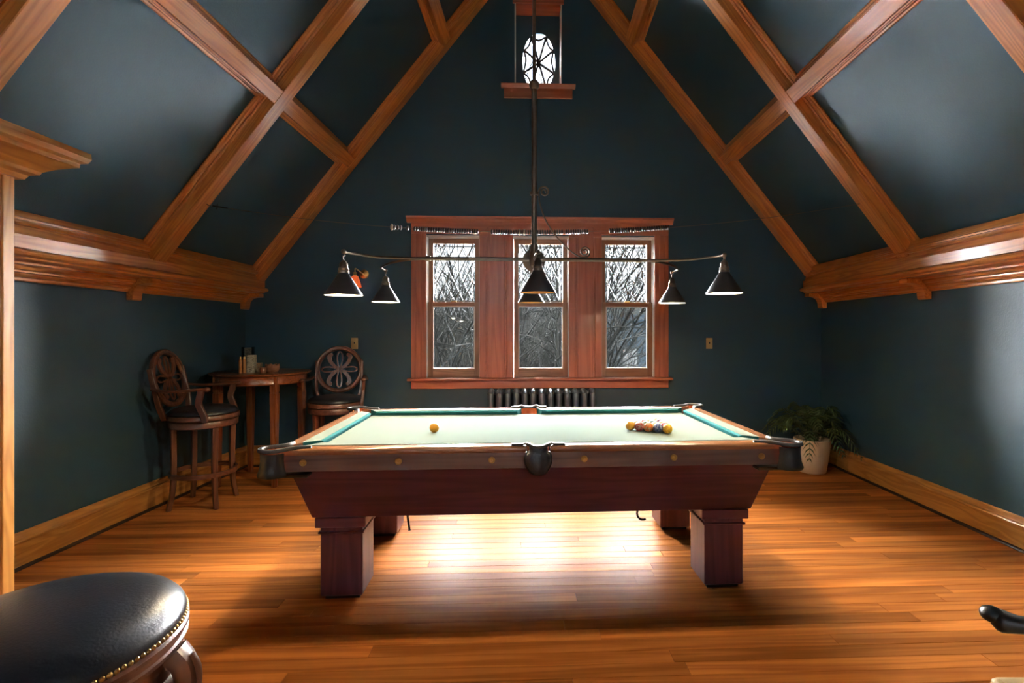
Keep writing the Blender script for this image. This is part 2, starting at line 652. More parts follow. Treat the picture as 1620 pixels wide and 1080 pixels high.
rng = random.Random(3)
n_plank = 0
while y > YF - WALL_Y:
    x = -3.3
    first = True
    while x < 3.25:
        ln = rng.uniform(1.3, 3.6)
        if first:
            ln *= rng.uniform(0.35, 1.0)
            first = False
        x1 = min(x + ln, 3.3)
        if 3.3 - x1 < 0.4:
            x1 = 3.3
        if y > -4.3 and n_plank < 296:
            plank_mesh(x1 - x - 0.001).build('plank', M['plank'], floor_o, ((x + x1) / 2, y, 0))
            n_plank += 1
        else:
            pm = plank_mesh(x1 - x - 0.001)
            pm.xform(Matrix.Translation(((x + x1) / 2, y, 0)))
            rest.add(pm.v, pm.f)
        x = x1
    y -= BW
if rest.v:
    tag(rest.build('plank_rest', M['plank'], floor_o), kind='stuff')

# side walls (knee walls below the cornice)
CORN_L, CORN_R = 1.712, 1.735
tag(MB().box(XL - 0.25, XL, YF - 0.3, 5.75, -0.1, 2.15).build('wall_left', M['paint']), 'dark teal painted knee wall behind the round back stool', kind='structure')
tag(MB().box(XR, XR + 0.25, YF - 0.3, 5.75, -0.1, 2.15).build('wall_right', M['paint']), 'dark teal painted knee wall beside the potted palm', kind='structure')

# gable wall with four openings
wb_ = MB()


def gtop(u):
    s = -1 if u < 0 else 1
    return soffit(s, u) + panel_lift(s) + 0.10


edges = sorted({-3.33, 3.33, 0.0, *[e for o in OPEN for e in o[:2]], *GABLE[:2]})
for a, b in zip(edges[:-1], edges[1:]):
    mid = (a + b) / 2
    holes = [(o[2], o[3]) for o in OPEN if o[0] < mid < o[1]]
    if GABLE[0] < mid < GABLE[1]:
        holes.append(GABLE[2:])
    holes.sort()
    z = -0.1
    for (h0, h1) in holes:
        wb_.box(a, b, 0, 0.25, z, h0)
        z = h1
    ta, tb = gtop(a), gtop(b)
    wb_.hexa([(a, 0, z), (b, 0, z), (b, 0.25, z), (a, 0.25, z), (a, 0, ta), (b, 0, tb), (b, 0.25, tb), (a, 0.25, ta)])
tag(wb_.build('wall_back', M['paint'], **wallrot()), 'dark teal gable wall around the triple window', kind='structure')

# end wall behind the camera
we = MB()
for a, b in ((-3.33, 0.0), (0.0, 3.33)):
    ta, tb = gtop(a), gtop(b)
    we.hexa([(a, YF - 0.25, -0.1), (b, YF - 0.25, -0.1), (b, YF, -0.1), (a, YF, -0.1), (a, YF - 0.25, ta), (b, YF - 0.25, tb), (b, YF, tb), (a, YF, ta)])
tag(we.build('wall_front', M['plain']), kind='structure')

# sloping ceilings
for side, nm, lb in ((-1, 'ceiling_left', 'dark teal sloping plaster above the stool corner'), (1, 'ceiling_right', 'dark teal sloping plaster above the palm corner')):
    lift = panel_lift(side)
    xo = 3.34 * side
    z0, z1 = APEX + lift, soffit(side, xo) + lift
    t = 0.12
    cb = MB()
    hgt = lambda x: soffit(side, x) + lift

    def slab(xa, xb, ya, yb):
        xa, xb = xa * side, xb * side
        cb.prism([(xa, hgt(xa)), (xb, hgt(xb)), (xb, hgt(xb) + t), (xa, hgt(xa) + t)], ya, yb, 'y')
    slab(0, FILL_SKX[0], YF - 0.3, 5.9)
    slab(FILL_SKX[1], 3.34, YF - 0.3, 5.9)
    ys = [YF - 0.3] + [v for p in FILL_SKYL for v in p] + [5.9]
    for q in range(0, len(ys), 2):
        slab(FILL_SKX[0], FILL_SKX[1], ys[q], ys[q + 1])
    tag(cb.build(nm, M['paint']), lb, kind='structure')
    for (ya, yb) in FILL_SKYL:
        trim_k = 5 + 2 * FILL_SKYL.index((ya, yb)) + (side > 0)
        w = empty('window_%d' % trim_k)  # glazes an added fill opening, not a known window of the room
        tag(w, kind='structure')
        xa, xb = FILL_SKX[0] * side, FILL_SKX[1] * side
        MB().prism([(xa, hgt(xa) + 0.06), (xb, hgt(xb) + 0.06), (xb, hgt(xb) + 0.064), (xa, hgt(xa) + 0.064)], ya, yb, 'y').build('pane', M['glass'], w)

# ---- beams
trim_n = [0]


def trim(label=None, loc=(0, 0, 0), rot=(0, 0, 0)):
    trim_n[0] += 1
    e = empty('trim_%d' % trim_n[0], loc)
    e.rotation_euler = rot
    tag(e, label, kind='structure')
    return e


def basis_obj(o, origin, ex, ez):
    ex = ex.normalized()
    ey = ez.cross(ex).normalized()
    ez = ex.cross(ey).normalized()
    m = Matrix((ex, ey, ez)).transposed().to_4x4()
    m.translation = origin
    o.matrix_world = m


MOLD = [(0.0, 0.076), (0.010, 0.076), (0.014, 0.083), (0.010, 0.090), (0.020, 0.092), (0.026, 0.102), (0.038, 0.104), (0.045, 0.112), (0.045, 0.126), (0.0, 0.126)]


def rafter(side, yfoot, yapex, width, label, sides=(-1, 1)):
    """yfoot / yapex: the edge of the underside farther from the camera"""
    xf = 2.95 * side
    A = Vector((xf, yfoot - width / 2, soffit(side, xf)))
    B = Vector((0.02 * side, yapex - width / 2, soffit(side, 0.02)))
    e = trim(label)
    ex = B - A
    nrm = Vector((side * slope(side), 0, 1)).normalized()
    basis_obj(e, A, ex, nrm)
    ln = ex.length
    MB().box(-0.06, ln, -width / 2, width / 2, 0, 0.15).build('beam_body', M['fir_x'], e, bevel=0.004)
    for s in sides:
        pts = [(s * (width / 2 + q), r) for q, r in MOLD]
        MB().prism(pts, -0.05, ln, 'x').build('molding', M['fir_x'], e, smooth=14)
    return e


# width axis: local y; ex points up the slope so local y points along +-Y
rafter(-1, 5.283, 5.40, 0.11, 'orange fir rafter along the gable wall above the stools')
rafter(1, 5.525, 5.40, 0.11, 'orange fir rafter along the gable wall above the palm')
rafter(-1, 3.885, 3.89, 0.13, 'orange fir rafter that the score wire hooks to, above the stools')
rafter(1, 4.12, 3.90, 0.13, 'orange fir rafter that the score wire hooks to, above the palm')
rafter(-1, 2.29, 2.30, 0.13, 'fir rafter above the door casing, nearest the camera')
rafter(1, 2.49, 2.47, 0.13, 'fir rafter nearest the camera above the palm side wall')
for s in (-1, 1):
    rafter(s, 0.75, 0.75, 0.13, None)
    rafter(s, -0.85, -0.85, 0.13, None)


def purlin(side, xm, label, w=0.115):
    k = slope(side)
    e = trim(label)
    A = Vector((xm * side, YF, soffit(side, xm)))
    nrm = Vector((side * k, 0, 1)).normalized()
    basis_obj(e, A + nrm * 0.004, Vector((0, 1, 0)), nrm)
    ln = (5.285 if side < 0 else 5.43) - YF + (0.05 if xm < 1.5 else 0)
    MB().box(0, ln, -w / 2, w / 2, 0, 0.145).build('beam_body', M['fir_x'], e, bevel=0.004)
    for s in (-1, 1):
        pts = [(s * (w / 2 + q), r) for q, r in MOLD]
        MB().prism(pts, 0, ln, 'x').build('molding', M['fir_x'], e, smooth=14)


purlin(-1, 1.955, 'orange fir purlin crossing the slope above the stools')
purlin(1, 1.965, 'orange fir purlin crossing the slope above the palm')
purlin(-1, 0.96, 'upper fir purlin near the ridge on the stool side')
purlin(1, 0.955, 'upper fir purlin near the ridge on the palm side')

# ---- cornices of the side walls (w from the wall, z)
CORN_LOW = [(0, 0), (0.016, 0), (0.020, 0.006), (0.020, 0.020), (0.036, 0.024), (0.042, 0.034), (0.036, 0.044), (0.050, 0.050), (0.050, 0.060), (0.070, 0.066), (0.078, 0.078), (0.072, 0.092), (0.0, 0.092)]
CORN_MID = [(0, 0.092), (0.095, 0.092), (0.095, 0.106), (0.196, 0.110), (0.200, 0.120), (0.222, 0.122), (0.236, 0.130), (0.242, 0.142), (0.238, 0.154), (0.226, 0.162), (0.210, 0.166), (0, 0.166)]
CORN_FAS = [(0, 0.166), (0.204, 0.166), (0.204, 0.243), (0, 0.243)]
CORN_TOP = [(0, 0.243), (0.184, 0.243), (0.168, 0.300), (0.190, 0.302), (0.200, 0.312), (0.198, 0.324), (0.184, 0.330), (0.184, 0.342), (0.174, 0.350), (0.168, 0.372), (0.158, 0.400), (0.0, 0.400)]
for side, xw, zb, y1, lb in ((-1, XL, CORN_L, 5.29, 'moulded fir cornice above the stool wall with scroll brackets'), (1, XR, CORN_R, 5.53, 'moulded fir cornice above the palm wall with scroll brackets')):
    e = trim(lb, (xw, 0, zb))
    for nm, prof in (('bed_molding', CORN_LOW), ('corona', CORN_MID), ('fascia', CORN_FAS), ('crown_molding', CORN_TOP)):
        pts = [(-side * p[0], p[1]) for p in prof]
        MB().prism(pts, YF, y1, 'y').build(nm, M['fir_y'], e, smooth=14)
    # scroll brackets
    for yb in ((3.80, 5.235) if side < 0 else (4.02, 5.47)):
        sc = catmull([(0.0, -0.062), (0.045, -0.060), (0.052, -0.030), (0.060, 0.010), (0.085, 0.045), (0.13, 0.062), (0.195, 0.066)], 4)
        prof = [(p[0], p[1]) for p in sc]
        prof += [(0.195, 0.104), (0.0, 0.104)]
        pts = [(-side * p[0], p[1]) for p in prof]
        MB().prism(pts, yb - 0.045, yb + 0.045, 'y').build('bracket', M['fir_y'], e, smooth=30, bevel=0.003)

# ---- baseboards
BASE = [(0, 0), (0.022, 0), (0.022, 0.150), (0.036, 0.155), (0.038, 0.164), (0.034, 0.172), (0.022, 0.178), (0.016, 0.196), (0.014, 0.206), (0.008, 0.214), (0, 0.214)]
for side, xw, y0, y1, nm in ((-1, XL, YF, 5.29, 'baseboard_left'), (1, XR, YF, 5.53, 'baseboard_right')):
    e = empty(nm, (xw, 0, 0))
    tag(e, 'golden moulded baseboard along the stool wall' if side < 0 else 'golden moulded baseboard along the palm wall', kind='structure')
    MB().prism([(-side * p[0], p[1]) for p in BASE], y0, y1, 'y').build('board', M['pine_y'], e, smooth=14)
    q = [(0.028 + 0.018 * math.cos(t), 0.018 * math.sin(t)) for t in [i * PI / 12 for i in range(7)]] + [(0.028, 0)]
    MB().prism([(-side * p[0], p[1]) for p in q], y0, y1, 'y').build('shoe_molding', M['dark'], e, smooth=30)
e = empty('baseboard_back', (0, WALL_Y, 0))
e.rotation_euler = (0, 0, PHI)
tag(e, 'moulded baseboard along the gable wall', kind='structure')
MB().prism([(-p[0], p[1]) for p in BASE], -3.1, 3.12, 'x').build('board', M['pine_x'], e, smooth=30)
MB().prism([(-0.046, 0), (-0.045, 0.01), (-0.028, 0.018), (-0.028, 0)], -3.1, 3.12, 'x').build('shoe_molding', M['dark'], e)

# ---- cased opening that stands out from the left wall beside the camera
ZP, XP = 2.30, -2.42
dc = empty('door_1', (XP, ZP, 0))
tag(dc, 'golden pine door casing with a heavy moulded head at the picture edge', kind='structure')
MB().box(XL - XP, -0.03, -2.6, -0.02, 0, 2.30).build('closet_wall', M['paint'], dc)
MB().box(-0.03, 0, -0.17, 0, 0, 2.12).build('casing', M['pine_z'], dc, bevel=0.003)
MB().box(-0.03, 0.006, -0.055, 0.0, 0.0, 2.12).build('back_band', M['pine_z'], dc, bevel=0.006, seg=2)
MB().box(-0.03, 0, -1.35, -1.18, 0, 2.12).build('casing', M['pine_z'], dc, bevel=0.003)
MB().box(-0.03, -0.012, -1.18, -0.17, 0, 2.02).build('door_leaf', M['pine_z'], dc)
MB().box(-0.03, 0.0, -1.18, -0.17, 2.02, 2.12).build('head_board', M['pine_y'], dc)
HEAD = [(-0.04, 2.115), (0.025, 2.115), (0.035, 2.135), (0.060, 2.145), (0.066, 2.160), (0.100, 2.185), (0.140, 2.205), (0.158, 2.212), (0.160, 2.232), (0.180, 2.240), (0.190, 2.262), (0.188, 2.290), (-0.04, 2.290)]
hd = MB()
# mitred return at the far end
n_ = len(HEAD)
vs = []
for (o_, z_) in HEAD:
    vs.append((o_, -1.6, z_))
for (o_, z_) in HEAD:
    vs.append((o_, max(o_, 0.0), z_))
for (o_, z_) in HEAD:
    vs.append((-0.04, max(o_, 0.0), z_))
fs = []
for seg_ in range(2):
    for i in range(n_ - 1):
        fs.append((seg_ * n_ + i, seg_ * n_ + i + 1, (seg_ + 1) * n_ + i + 1, (seg_ + 1) * n_ + i))
fs.append(tuple(range(n_)))
hd.add(vs, fs)
hd.build('crown_molding', M['pine_y'], dc, smooth=22)

# ------------------------------------------------------------------ triple window
wc = empty('trim_%d' % (trim_n[0] + 1), (0, WALL_Y, 0))
trim_n[0] += 1
wc.rotation_euler = (0, 0, PHI)
tag(wc, 'red fir casing of the triple window with fluted mullions and crown', kind='structure')
U0, U1 = -1.370, 1.412
ZS, ZT = 0.921, 2.454


def grooved(x0, x1, z0, z1, name):
    w = x1 - x0
    b = MB()
    b.box(x0, x1, -0.022, 0, z0, z1)
    b.build(name, M['casing_z'], wc, bevel=0.003)
    MB().box(x0 + w * 0.32, x1 - w * 0.30, -0.030, -0.018, z0, z1).build('casing_bead', M['casing_z'], wc, bevel=0.006, seg=2)
    return


grooved(U0, OPEN[0][0] + 0.012, ZS, ZT + 0.01, 'casing')
grooved(OPEN[2][1] - 0.012, U1, ZS, ZT + 0.01, 'casing')
for (a, b) in ((OPEN[0][1] - 0.012, OPEN[1][0] + 0.012), (OPEN[1][1] - 0.012, OPEN[2][0] + 0.012)):
    MB().box(a, b, -0.022, 0, ZS, ZT + 0.01).build('mullion', M['casing_z'], wc, bevel=0.003)
    w = b - a
    c1, c2 = a + w * 0.26, b - w * 0.26
    tp = ZT + 0.085
    MB().prism([(c1, ZS), (c2, ZS), (c2, tp), (c1, tp)], -0.036, -0.020, 'y').build('pilaster', M['casing_z'], wc, bevel=0.003)
    # shoulder block with chamfered corners, over the frieze
    MB().prism([(a + 0.01, ZT - 0.02), (b - 0.01, ZT - 0.02), (b - 0.01, ZT + 0.02), (c2 - 0.02, tp + 0.012), (c1 + 0.02, tp + 0.012), (a + 0.01, ZT + 0.02)], -0.034, -0.020, 'y').build('pilaster_cap', M['casing_x'], wc, bevel=0.002)
    for xg in (a + w * 0.20, b - w * 0.20):
        MB().box(xg - 0.008, xg + 0.008, -0.030, -0.020, ZS, ZT).build('flute_bead', M['casing_z'], wc, bevel=0.005, seg=2)
MB().box(U0, U1, -0.022, 0, ZT + 0.01, 2.585).build('frieze', M['casing_x'], wc, bevel=0.003)
CR = [(0, 2.582), (-0.026, 2.582), (-0.030, 2.594), (-0.040, 2.600), (-0.050, 2.618), (-0.066, 2.626), (-0.070, 2.646), (0, 2.646)]
MB().prism(CR, U0 - 0.045, U1 + 0.045, 'x').build('crown_molding', M['casing_x'], wc, smooth=14)
MB().prism([(0, 0.893), (-0.075, 0.893), (-0.084, 0.900), (-0.084, 0.914), (-0.075, 0.921), (0.13, 0.925), (0.13, 0.893)], U0 - 0.03, U1 + 0.03, 'x').build('window_stool', M['casing_x'], wc, smooth=30)
MB().box(U0, U1, -0.024, 0, 0.805, 0.893).build('apron', M['casing_x'], wc, bevel=0.004)


def sash_window(idx, o, label):
    a, b, z0, z1 = o
    w = empty('window_%d' % idx, tuple(on_wall((a + b) / 2, 0, z0)))
    w.rotation_euler = (0, 0, PHI)
    tag(w, label, kind='structure')
    hw, hh = (b - a) / 2, z1 - z0
    # jambs and head liner
    MB().box(-hw, -hw + 0.016, 0, 0.24, 0, hh).build('jamb', M['white_jamb'], w)
    MB().box(hw - 0.016, hw, 0, 0.24, 0, hh).build('jamb', M['white_jamb'], w)
    MB().box(-hw + 0.016, hw - 0.016, 0, 0.24, hh - 0.016, hh).build('head_jamb', M['white_jamb'], w)
    MB().box(-hw + 0.016, hw - 0.016, 0.13, 0.24, 0, 0.02).build('outer_sill', M['white_jamb'], w)
    iw = hw - 0.018
    zm = 0.795            # middle of the meeting rail
    # lower sash (inner)
    st = 0.052
    lo = empty('lower_sash', (0, 0.075, 0))
    lo.parent = w
    for s in (-1, 1):
        MB().box(min(s * iw, s * (iw - st)), max(s * iw, s * (iw - st)), -0.018, 0.018, 0.002, zm + 0.022).build('sash_stile', M['sash_z'], lo, bevel=0.003)
    MB().box(-iw + st, iw - st, -0.018, 0.018, 0.002, 0.092).build('bottom_rail', M['sash_x'], lo, bevel=0.003)
    MB().box(-iw + st, iw - st, -0.018, 0.018, zm - 0.022, zm + 0.022).build('meeting_rail', M['sash_x'], lo, bevel=0.003)
    MB().box(-iw + st - 0.008, iw - st + 0.008, -0.003, 0.003, 0.085, zm - 0.016).build('pane', M['glass'], lo)
    MB().box(-0.03, 0.03, -0.026, -0.006, zm + 0.022, zm + 0.036).build('sash_lock', M['brass'], lo, bevel=0.003)
    # white glazing beads around the pane
    gb = MB()
    g0, g1, q0, q1 = -iw + st, iw - st, 0.092, zm - 0.022
    t = 0.010
    gb.box(g0, g1, -0.010, 0.002, q0, q0 + t).box(g0, g1, -0.010, 0.002, q1 - t, q1)
    gb.box(g0, g0 + t, -0.010, 0.002, q0 + t, q1 - t).box(g1 - t, g1, -0.010, 0.002, q0 + t, q1 - t)
    gb.build('glazing_bead', M['white_jamb'], lo)
    # upper sash (outer) with diamond leading
    up = empty('upper_sash', (0, 0.118, 0))
    up.parent = w
    top = hh - 0.018
    for s in (-1, 1):
        MB().box(min(s * iw, s * (iw - st)), max(s * iw, s * (iw - st)), -0.018, 0.018, zm - 0.02, top).build('sash_stile', M['sash_z'], up, bevel=0.003)
    MB().box(-iw + st, iw - st, -0.018, 0.018, top - 0.055, top).build('top_rail', M['sash_x'], up, bevel=0.003)
    MB().box(-iw + st, iw - st, -0.018, 0.018, zm - 0.02, zm + 0.02).build('check_rail', M['sash_x'], up, bevel=0.003)
    MB().box(-iw + st - 0.008, iw - st + 0.008, -0.002, 0.002, zm + 0.014, top - 0.05).build('pane', M['glass'], up)
    ld = MB()
    x0, x1 = -iw + st, iw - st
    y0, y1 = zm + 0.02, top - 0.055
    bx, by0, by1 = 0.030, 0.016, 0.030
    r = 0.0062
    for zz in (y0 + by0, y1 - by1):
        ld.tube([(x0, 0, zz), (x1, 0, zz)], r, 5)
    for xx in (x0 + bx, x1 - bx):
        ld.tube([(xx, 0, y0), (xx, 0, y1)], r, 5)
    # diamonds, four across and three high
    nx, nz = 4, 3
    dx, dz = (x1 - x0 - 2 * bx) / nx, (y1 - y0 - by0 - by1) / nz
    X = lambda i: x0 + bx + i * dx
    Z = lambda k: y0 + by0 + k * dz
    for i in range(-nz, nx + 1):
        # up-right lines from (i, 0) to (i + nz, nz), clipped to 0..nx
        t0, t1 = max(0, -i), min(nz, nx - i)
        if t1 > t0:
            ld.tube([(X(i + t0), 0, Z(t0)), (X(i + t1), 0, Z(t1))], r, 5)
            ld.tube([(X(nx - i - t0), 0, Z(t0)), (X(nx - i - t1), 0, Z(t1))], r, 5)
    for i in range(nx + 1):
        ld.tube([(X(i), 0, y0), (X(i), 0, y0 + by0)], r, 5)
        ld.tube([(X(i), 0, y1), (X(i), 0, y1 - by1)], r, 5)
    for k in (1, 2):
        ld.tube([(x0, 0, Z(k)), (X(0), 0, Z(k))], r, 5)
        ld.tube([(x1, 0, Z(k)), (X(nx), 0, Z(k))], r, 5)
    ld.build('leading', M['lead'], up)
    return w


sash_window(1, OPEN[0], 'double hung window with diamond leading nearest the bar stools')
sash_window(2, OPEN[1], 'middle double hung window with diamond leading, behind the lamp post')
sash_window(3, OPEN[2], 'double hung window with diamond leading nearest the palm')

# ---- gable window with an oval light
a, b, z0, z1 = GABLE
gw = empty('window_4', tuple(on_wall((a + b) / 2, 0, z0)))
gw.rotation_euler = (0, 0, PHI)
tag(gw, 'small gable window with an oval spoked light high under the ridge', kind='structure')
hw, hh = (b - a) / 2, z1 - z0
for s in (-1, 1):
    MB().box(min(s * hw, s * (hw - 0.014)), max(s * hw, s * (hw - 0.014)), -0.006, 0.24, 0, hh).build('jamb', M['white_jamb'], gw)
MB().box(-hw + 0.014, hw - 0.014, 0, 0.24, hh - 0.03, hh).build('head_jamb', M['casing_x'], gw)
MB().box(-hw + 0.014, hw - 0.014, 0, 0.24, 0, 0.006).build('sill_board', M['casing_x'], gw)
MB().box(-hw - 0.02, hw + 0.02, -0.02, 0, hh, hh + 0.05).build('head_casing', M['casing_x'], gw, bevel=0.003)
SIL = [(0, -0.028), (-0.030, -0.028), (-0.048, -0.010), (-0.055, 0.0), (-0.055, 0.010), (0, 0.010)]
MB().prism(SIL, -0.40, 0.40, 'x').build('window_stool', M['casing_x'], gw, smooth=30)
MB().box(-0.37, 0.37, -0.026, 0, -0.135, -0.028).build('apron', M['casing_x'], gw, bevel=0.004)
oc, oa, ob = (0.012, 0.338), 0.180, 0.332
N = 56
vs, fs = [], []
for yy in (0.15, 0.19):
    for k in range(N):
        an = 2 * PI * k / N
        vs.append((oc[0] + oa * math.cos(an), yy, oc[1] + ob * math.sin(an)))
    for k in range(N):
        an = 2 * PI * k / N
        c, s = math.cos(an), math.sin(an)
        # project to the rectangle
        px = (hw - 0.014 - oc[0] * (1 if c > 0 else -1)) / abs(c) if abs(c) > 1e-6 else 1e9
        pz = ((hh - 0.03 - oc[1]) if s > 0 else (oc[1] - 0.0)) / abs(s) if abs(s) > 1e-6 else 1e9
        t = max(min(px, pz), 0)
        vs.append((oc[0] + t * c, yy, oc[1] + t * s))
for k in range(N):
    l = (k + 1) % N
    fs += [(k, l, N + l, N + k), (2 * N + k, 3 * N + k, 3 * N + l, 2 * N + l), (k, 2 * N + k, 2 * N + l, l), (N + k, N + l, 3 * N + l, 3 * N + k)]
# rectangle corners
cor = MB().add(vs, fs)
for sx in (-1, 1):
    for zz, s in ((hh - 0.03, 1), (0.0, -1)):
        pass
cor.build('oval_surround', M['paint'], gw)
rect = MB()
for sx in (-1, 1):
    rect.box(min(sx * hw, sx * (hw - 0.075)), max(sx * hw, sx * (hw - 0.075)), 0.152, 0.188, hh - 0.22, hh - 0.03)
    rect.box(min(sx * hw, sx * (hw - 0.075)), max(sx * hw, sx * (hw - 0.075)), 0.152, 0.188, 0.0, 0.12)
rect.build('spandrel', M['paint'], gw)
MB().box(-hw + 0.02, hw - 0.02, 0.168, 0.172, 0.006, hh - 0.035).build('pane', M['glass'], gw)
nodes_a = [R(62), R(25), R(-20), R(-62), R(-118), R(-160), R(155), R(118)]
el = lambda an, k=1.0: (oc[0] + oa * k * math.cos(an), 0.160, oc[1] + ob * k * math.sin(an))
for an in nodes_a:
    MB().tube([(oc[0], 0.160, oc[1]), el(an)], 0.014, 6).build('muntin', M['blackiron'], gw)
for i in range(8):
    a1, a2 = nodes_a[i], nodes_a[(i + 1) % 8]
    p1, p2 = Vector(el(a1)), Vector(el(a2))
    md = (p1 + p2) / 2
    inn = md + (Vector((oc[0], 0.16, oc[1])) - md) * 0.13
    MB().tube(catmull([p1, inn, p2], 6), 0.012, 6).build('muntin_arc', M['blackiron'], gw)
MB().lathe([(0.0, -0.012), (0.024, -0.012), (0.028, 0.0), (0.024, 0.012), (0.0, 0.012)], 16, (oc[0], 0.160, oc[1]), 'y').build('muntin_hub', M['blackiron'], gw)

# ------------------------------------------------------------------ billiard table
TX, TY, TR = -0.042, 3.19, R(3.3)
bt = empty('billiard_table', (TX, TY, 0), TR)
tag(bt, 'dark oak billiard table with glare-paled green cloth in the middle of the room', 'billiard table')
HX, HY, ZR = 1.288, 0.655, 0.83
RB = 0.715                       # underside of the rails


def table_xy(x, y, z=0.0):
    c, s = math.cos(TR), math.sin(TR)
    return (TX + x * c - y * s, TY + x * s + y * c, z)


bed = MB().box(-1.145, 1.145, -0.525, 0.525, 0.775, 0.800)
bed.build('bed_cloth', M['cloth'], bt)
MB().box(-1.15, 1.15, -0.51, 0.51, 0.700, 0.774).build('slate_bed', M['subfloor'], bt)


def rail(axis, sgn, a0, a1, c0, c1, mats):
    """axis 'x': a long rail running along x on the side y = sgn*HY; a0,a1 ends; c0,c1 end kinds: +k slants the cushion end inwards"""
    H = HY if axis == 'x' else HX
    woodp = [(H, RB), (H, 0.798), (H - 0.062, 0.829), (H - 0.062, RB)]
    lip = [(H - 0.002, 0.796), (H + 0.010, 0.799), (H + 0.014, 0.808), (H + 0.013, 0.820), (H + 0.006, 0.828), (H - 0.004, 0.830), (H - 0.066, 0.830), (H - 0.066, 0.800)]
    cush = [(H - 0.066, 0.830), (H - 0.135, 0.829), (H - 0.147, 0.826), (H - 0.149, 0.820), (H - 0.130, 0.790), (H - 0.066, 0.790)]
    root = MB()
    pl = [(sgn * p[0], p[1]) for p in woodp]
    w0 = lambda p: a0 + (H - min(abs(p[0]), H)) * (1.3 if c0 > 0.5 else 0.0)
    w1 = lambda p: a1 - (H - min(abs(p[0]), H)) * (1.3 if c1 > 0.5 else 0.0)
    root.prism(pl, w0, w1, axis)
    rr = root.build('rail', M[mats[0] + axis], bt, bevel=0.002)
    MB().prism([(sgn * p[0], p[1]) for p in lip], w0, w1, axis).build('rail_cap', M['lip_' + axis], rr, smooth=40)
    f0 = lambda p: a0 + (0.086 if c0 > 0.5 else 0.0) + (H - 0.066 - abs(p[0])) * c0
    f1 = lambda p: a1 - (0.086 if c1 > 0.5 else 0.0) - (H - 0.066 - abs(p[0])) * c1
    MB().prism([(sgn * p[0], p[1]) for p in cush], f0, f1, axis).build('cushion', M['cushion'], rr, smooth=50)
    # cloth folded over the cushion top, in the glare-paled tone
    topc = [(H - 0.064, 0.8305), (H - 0.064, 0.8325), (H - 0.136, 0.8310), (H - 0.136, 0.8290)]
    MB().prism([(sgn * p[0], p[1]) for p in topc], f0, f1, axis).build('cushion_cloth', M['cloth'], rr)
    return rr


for sg in (-1, 1):
    rail('x', sg, -1.262, -0.062, 0.75, 0.35, ('railoak_',))
    rail('x', sg, 0.062, 1.262, 0.35, 0.75, ('railoak_',))
    rail('y', sg, -0.602, 0.602, 0.75, 0.75, ('railoak_',))
# the rail aprons run on behind the pockets
MB().box(-0.07, 0.07, -HY + 0.002, -HY + 0.05, RB, 0.79).build('rail_block', M['railoak_x'], bt)
MB().box(-0.07, 0.07, HY - 0.05, HY - 0.002, RB, 0.72).build('rail_block', M['railoak_x'], bt)

# rosette bolt covers
ros = MB().lathe([(0, -0.007), (0.004, -0.009), (0.006, -0.005), (0.010, -0.008), (0.013, -0.008), (0.017, -0.004), (0.017, 0.002), (0, 0.002)], 18, axis='y').mesh('rosette', M['brass'], 30)
rosx = MB().lathe([(0, -0.007), (0.004, -0.009), (0.006, -0.005), (0.010, -0.008), (0.013, -0.008), (0.017, -0.004), (0.017, 0.002), (0, 0.002)], 18, axis='x').mesh('rosette', M['brass'], 30)
for x in (-1.165, -0.70, -0.235, 0.235, 0.70, 1.165):
    place('rosette', ros, bt, (x, -HY, 0.760))
    place('rosette', ros, bt, (x, HY, 0.760), (0, 0, PI))
for yy in (-0.36, 0, 0.36):
    place('rosette', rosx, bt, (-HX, yy, 0.760))
    place('rosette', rosx, bt, (HX, yy, 0.760), (0, 0, PI))

# corner pockets
for sx in (-1, 1):
    for sy in (-1, 1):
        cx, cy = sx * 1.300, sy * 0.668
        a_mid = math.atan2(sy, sx)
        pk = MB().lathe([(0.060, 0.815), (0.059, 0.78), (0.064, 0.74), (0.074, 0.712), (0.070, 0.702), (0.056, 0.708), (0.050, 0.74), (0.052, 0.815)], 26, (cx, cy, 0), 'z', a_mid - R(118), a_mid + R(118), closed_prof=True)
        po = pk.build('pocket', M['leather'], bt, smooth=45)
        MB().lathe([(0.0505, 0.824), (0.049, 0.74), (0.035, 0.722), (0.0, 0.718)], 26, (cx, cy, 0), 'z', a_mid - R(112), a_mid + R(112)).build('pocket_lining', M['tan'], po, smooth=60)
        # arms lie along the two rails, the bow runs round the outside
        bow = [(sx * 1.13, sy * 0.640, 0.834), (sx * 1.20, sy * 0.652, 0.835)]
        bow += [(cx + 0.060 * math.cos(t), cy + 0.060 * math.sin(t), 0.834) for t in [a_mid + sx * sy * R(100 - 200 * k / 14) for k in range(15)]]
        bow += [(sx * 1.270, sy * 0.585, 0.835), (sx * 1.265, sy * 0.53, 0.834)]
        MB().sweep(catmull(bow, 3), [(-0.011, -0.009), (0.011, -0.009), (0.012, 0.0), (0.008, 0.007), (-0.008, 0.007), (-0.012, 0.0)]).build('pocket_iron', M['iron'], po, smooth=50)
        MB().box(min(cx, cx - sx * 0.16), max(cx, cx - sx * 0.16), min(cy, cy - sy * 0.09), max(cy, cy - sy * 0.09), 0.688, 0.706).build('pocket_shelf', M['blackwood'], po, bevel=0.004)
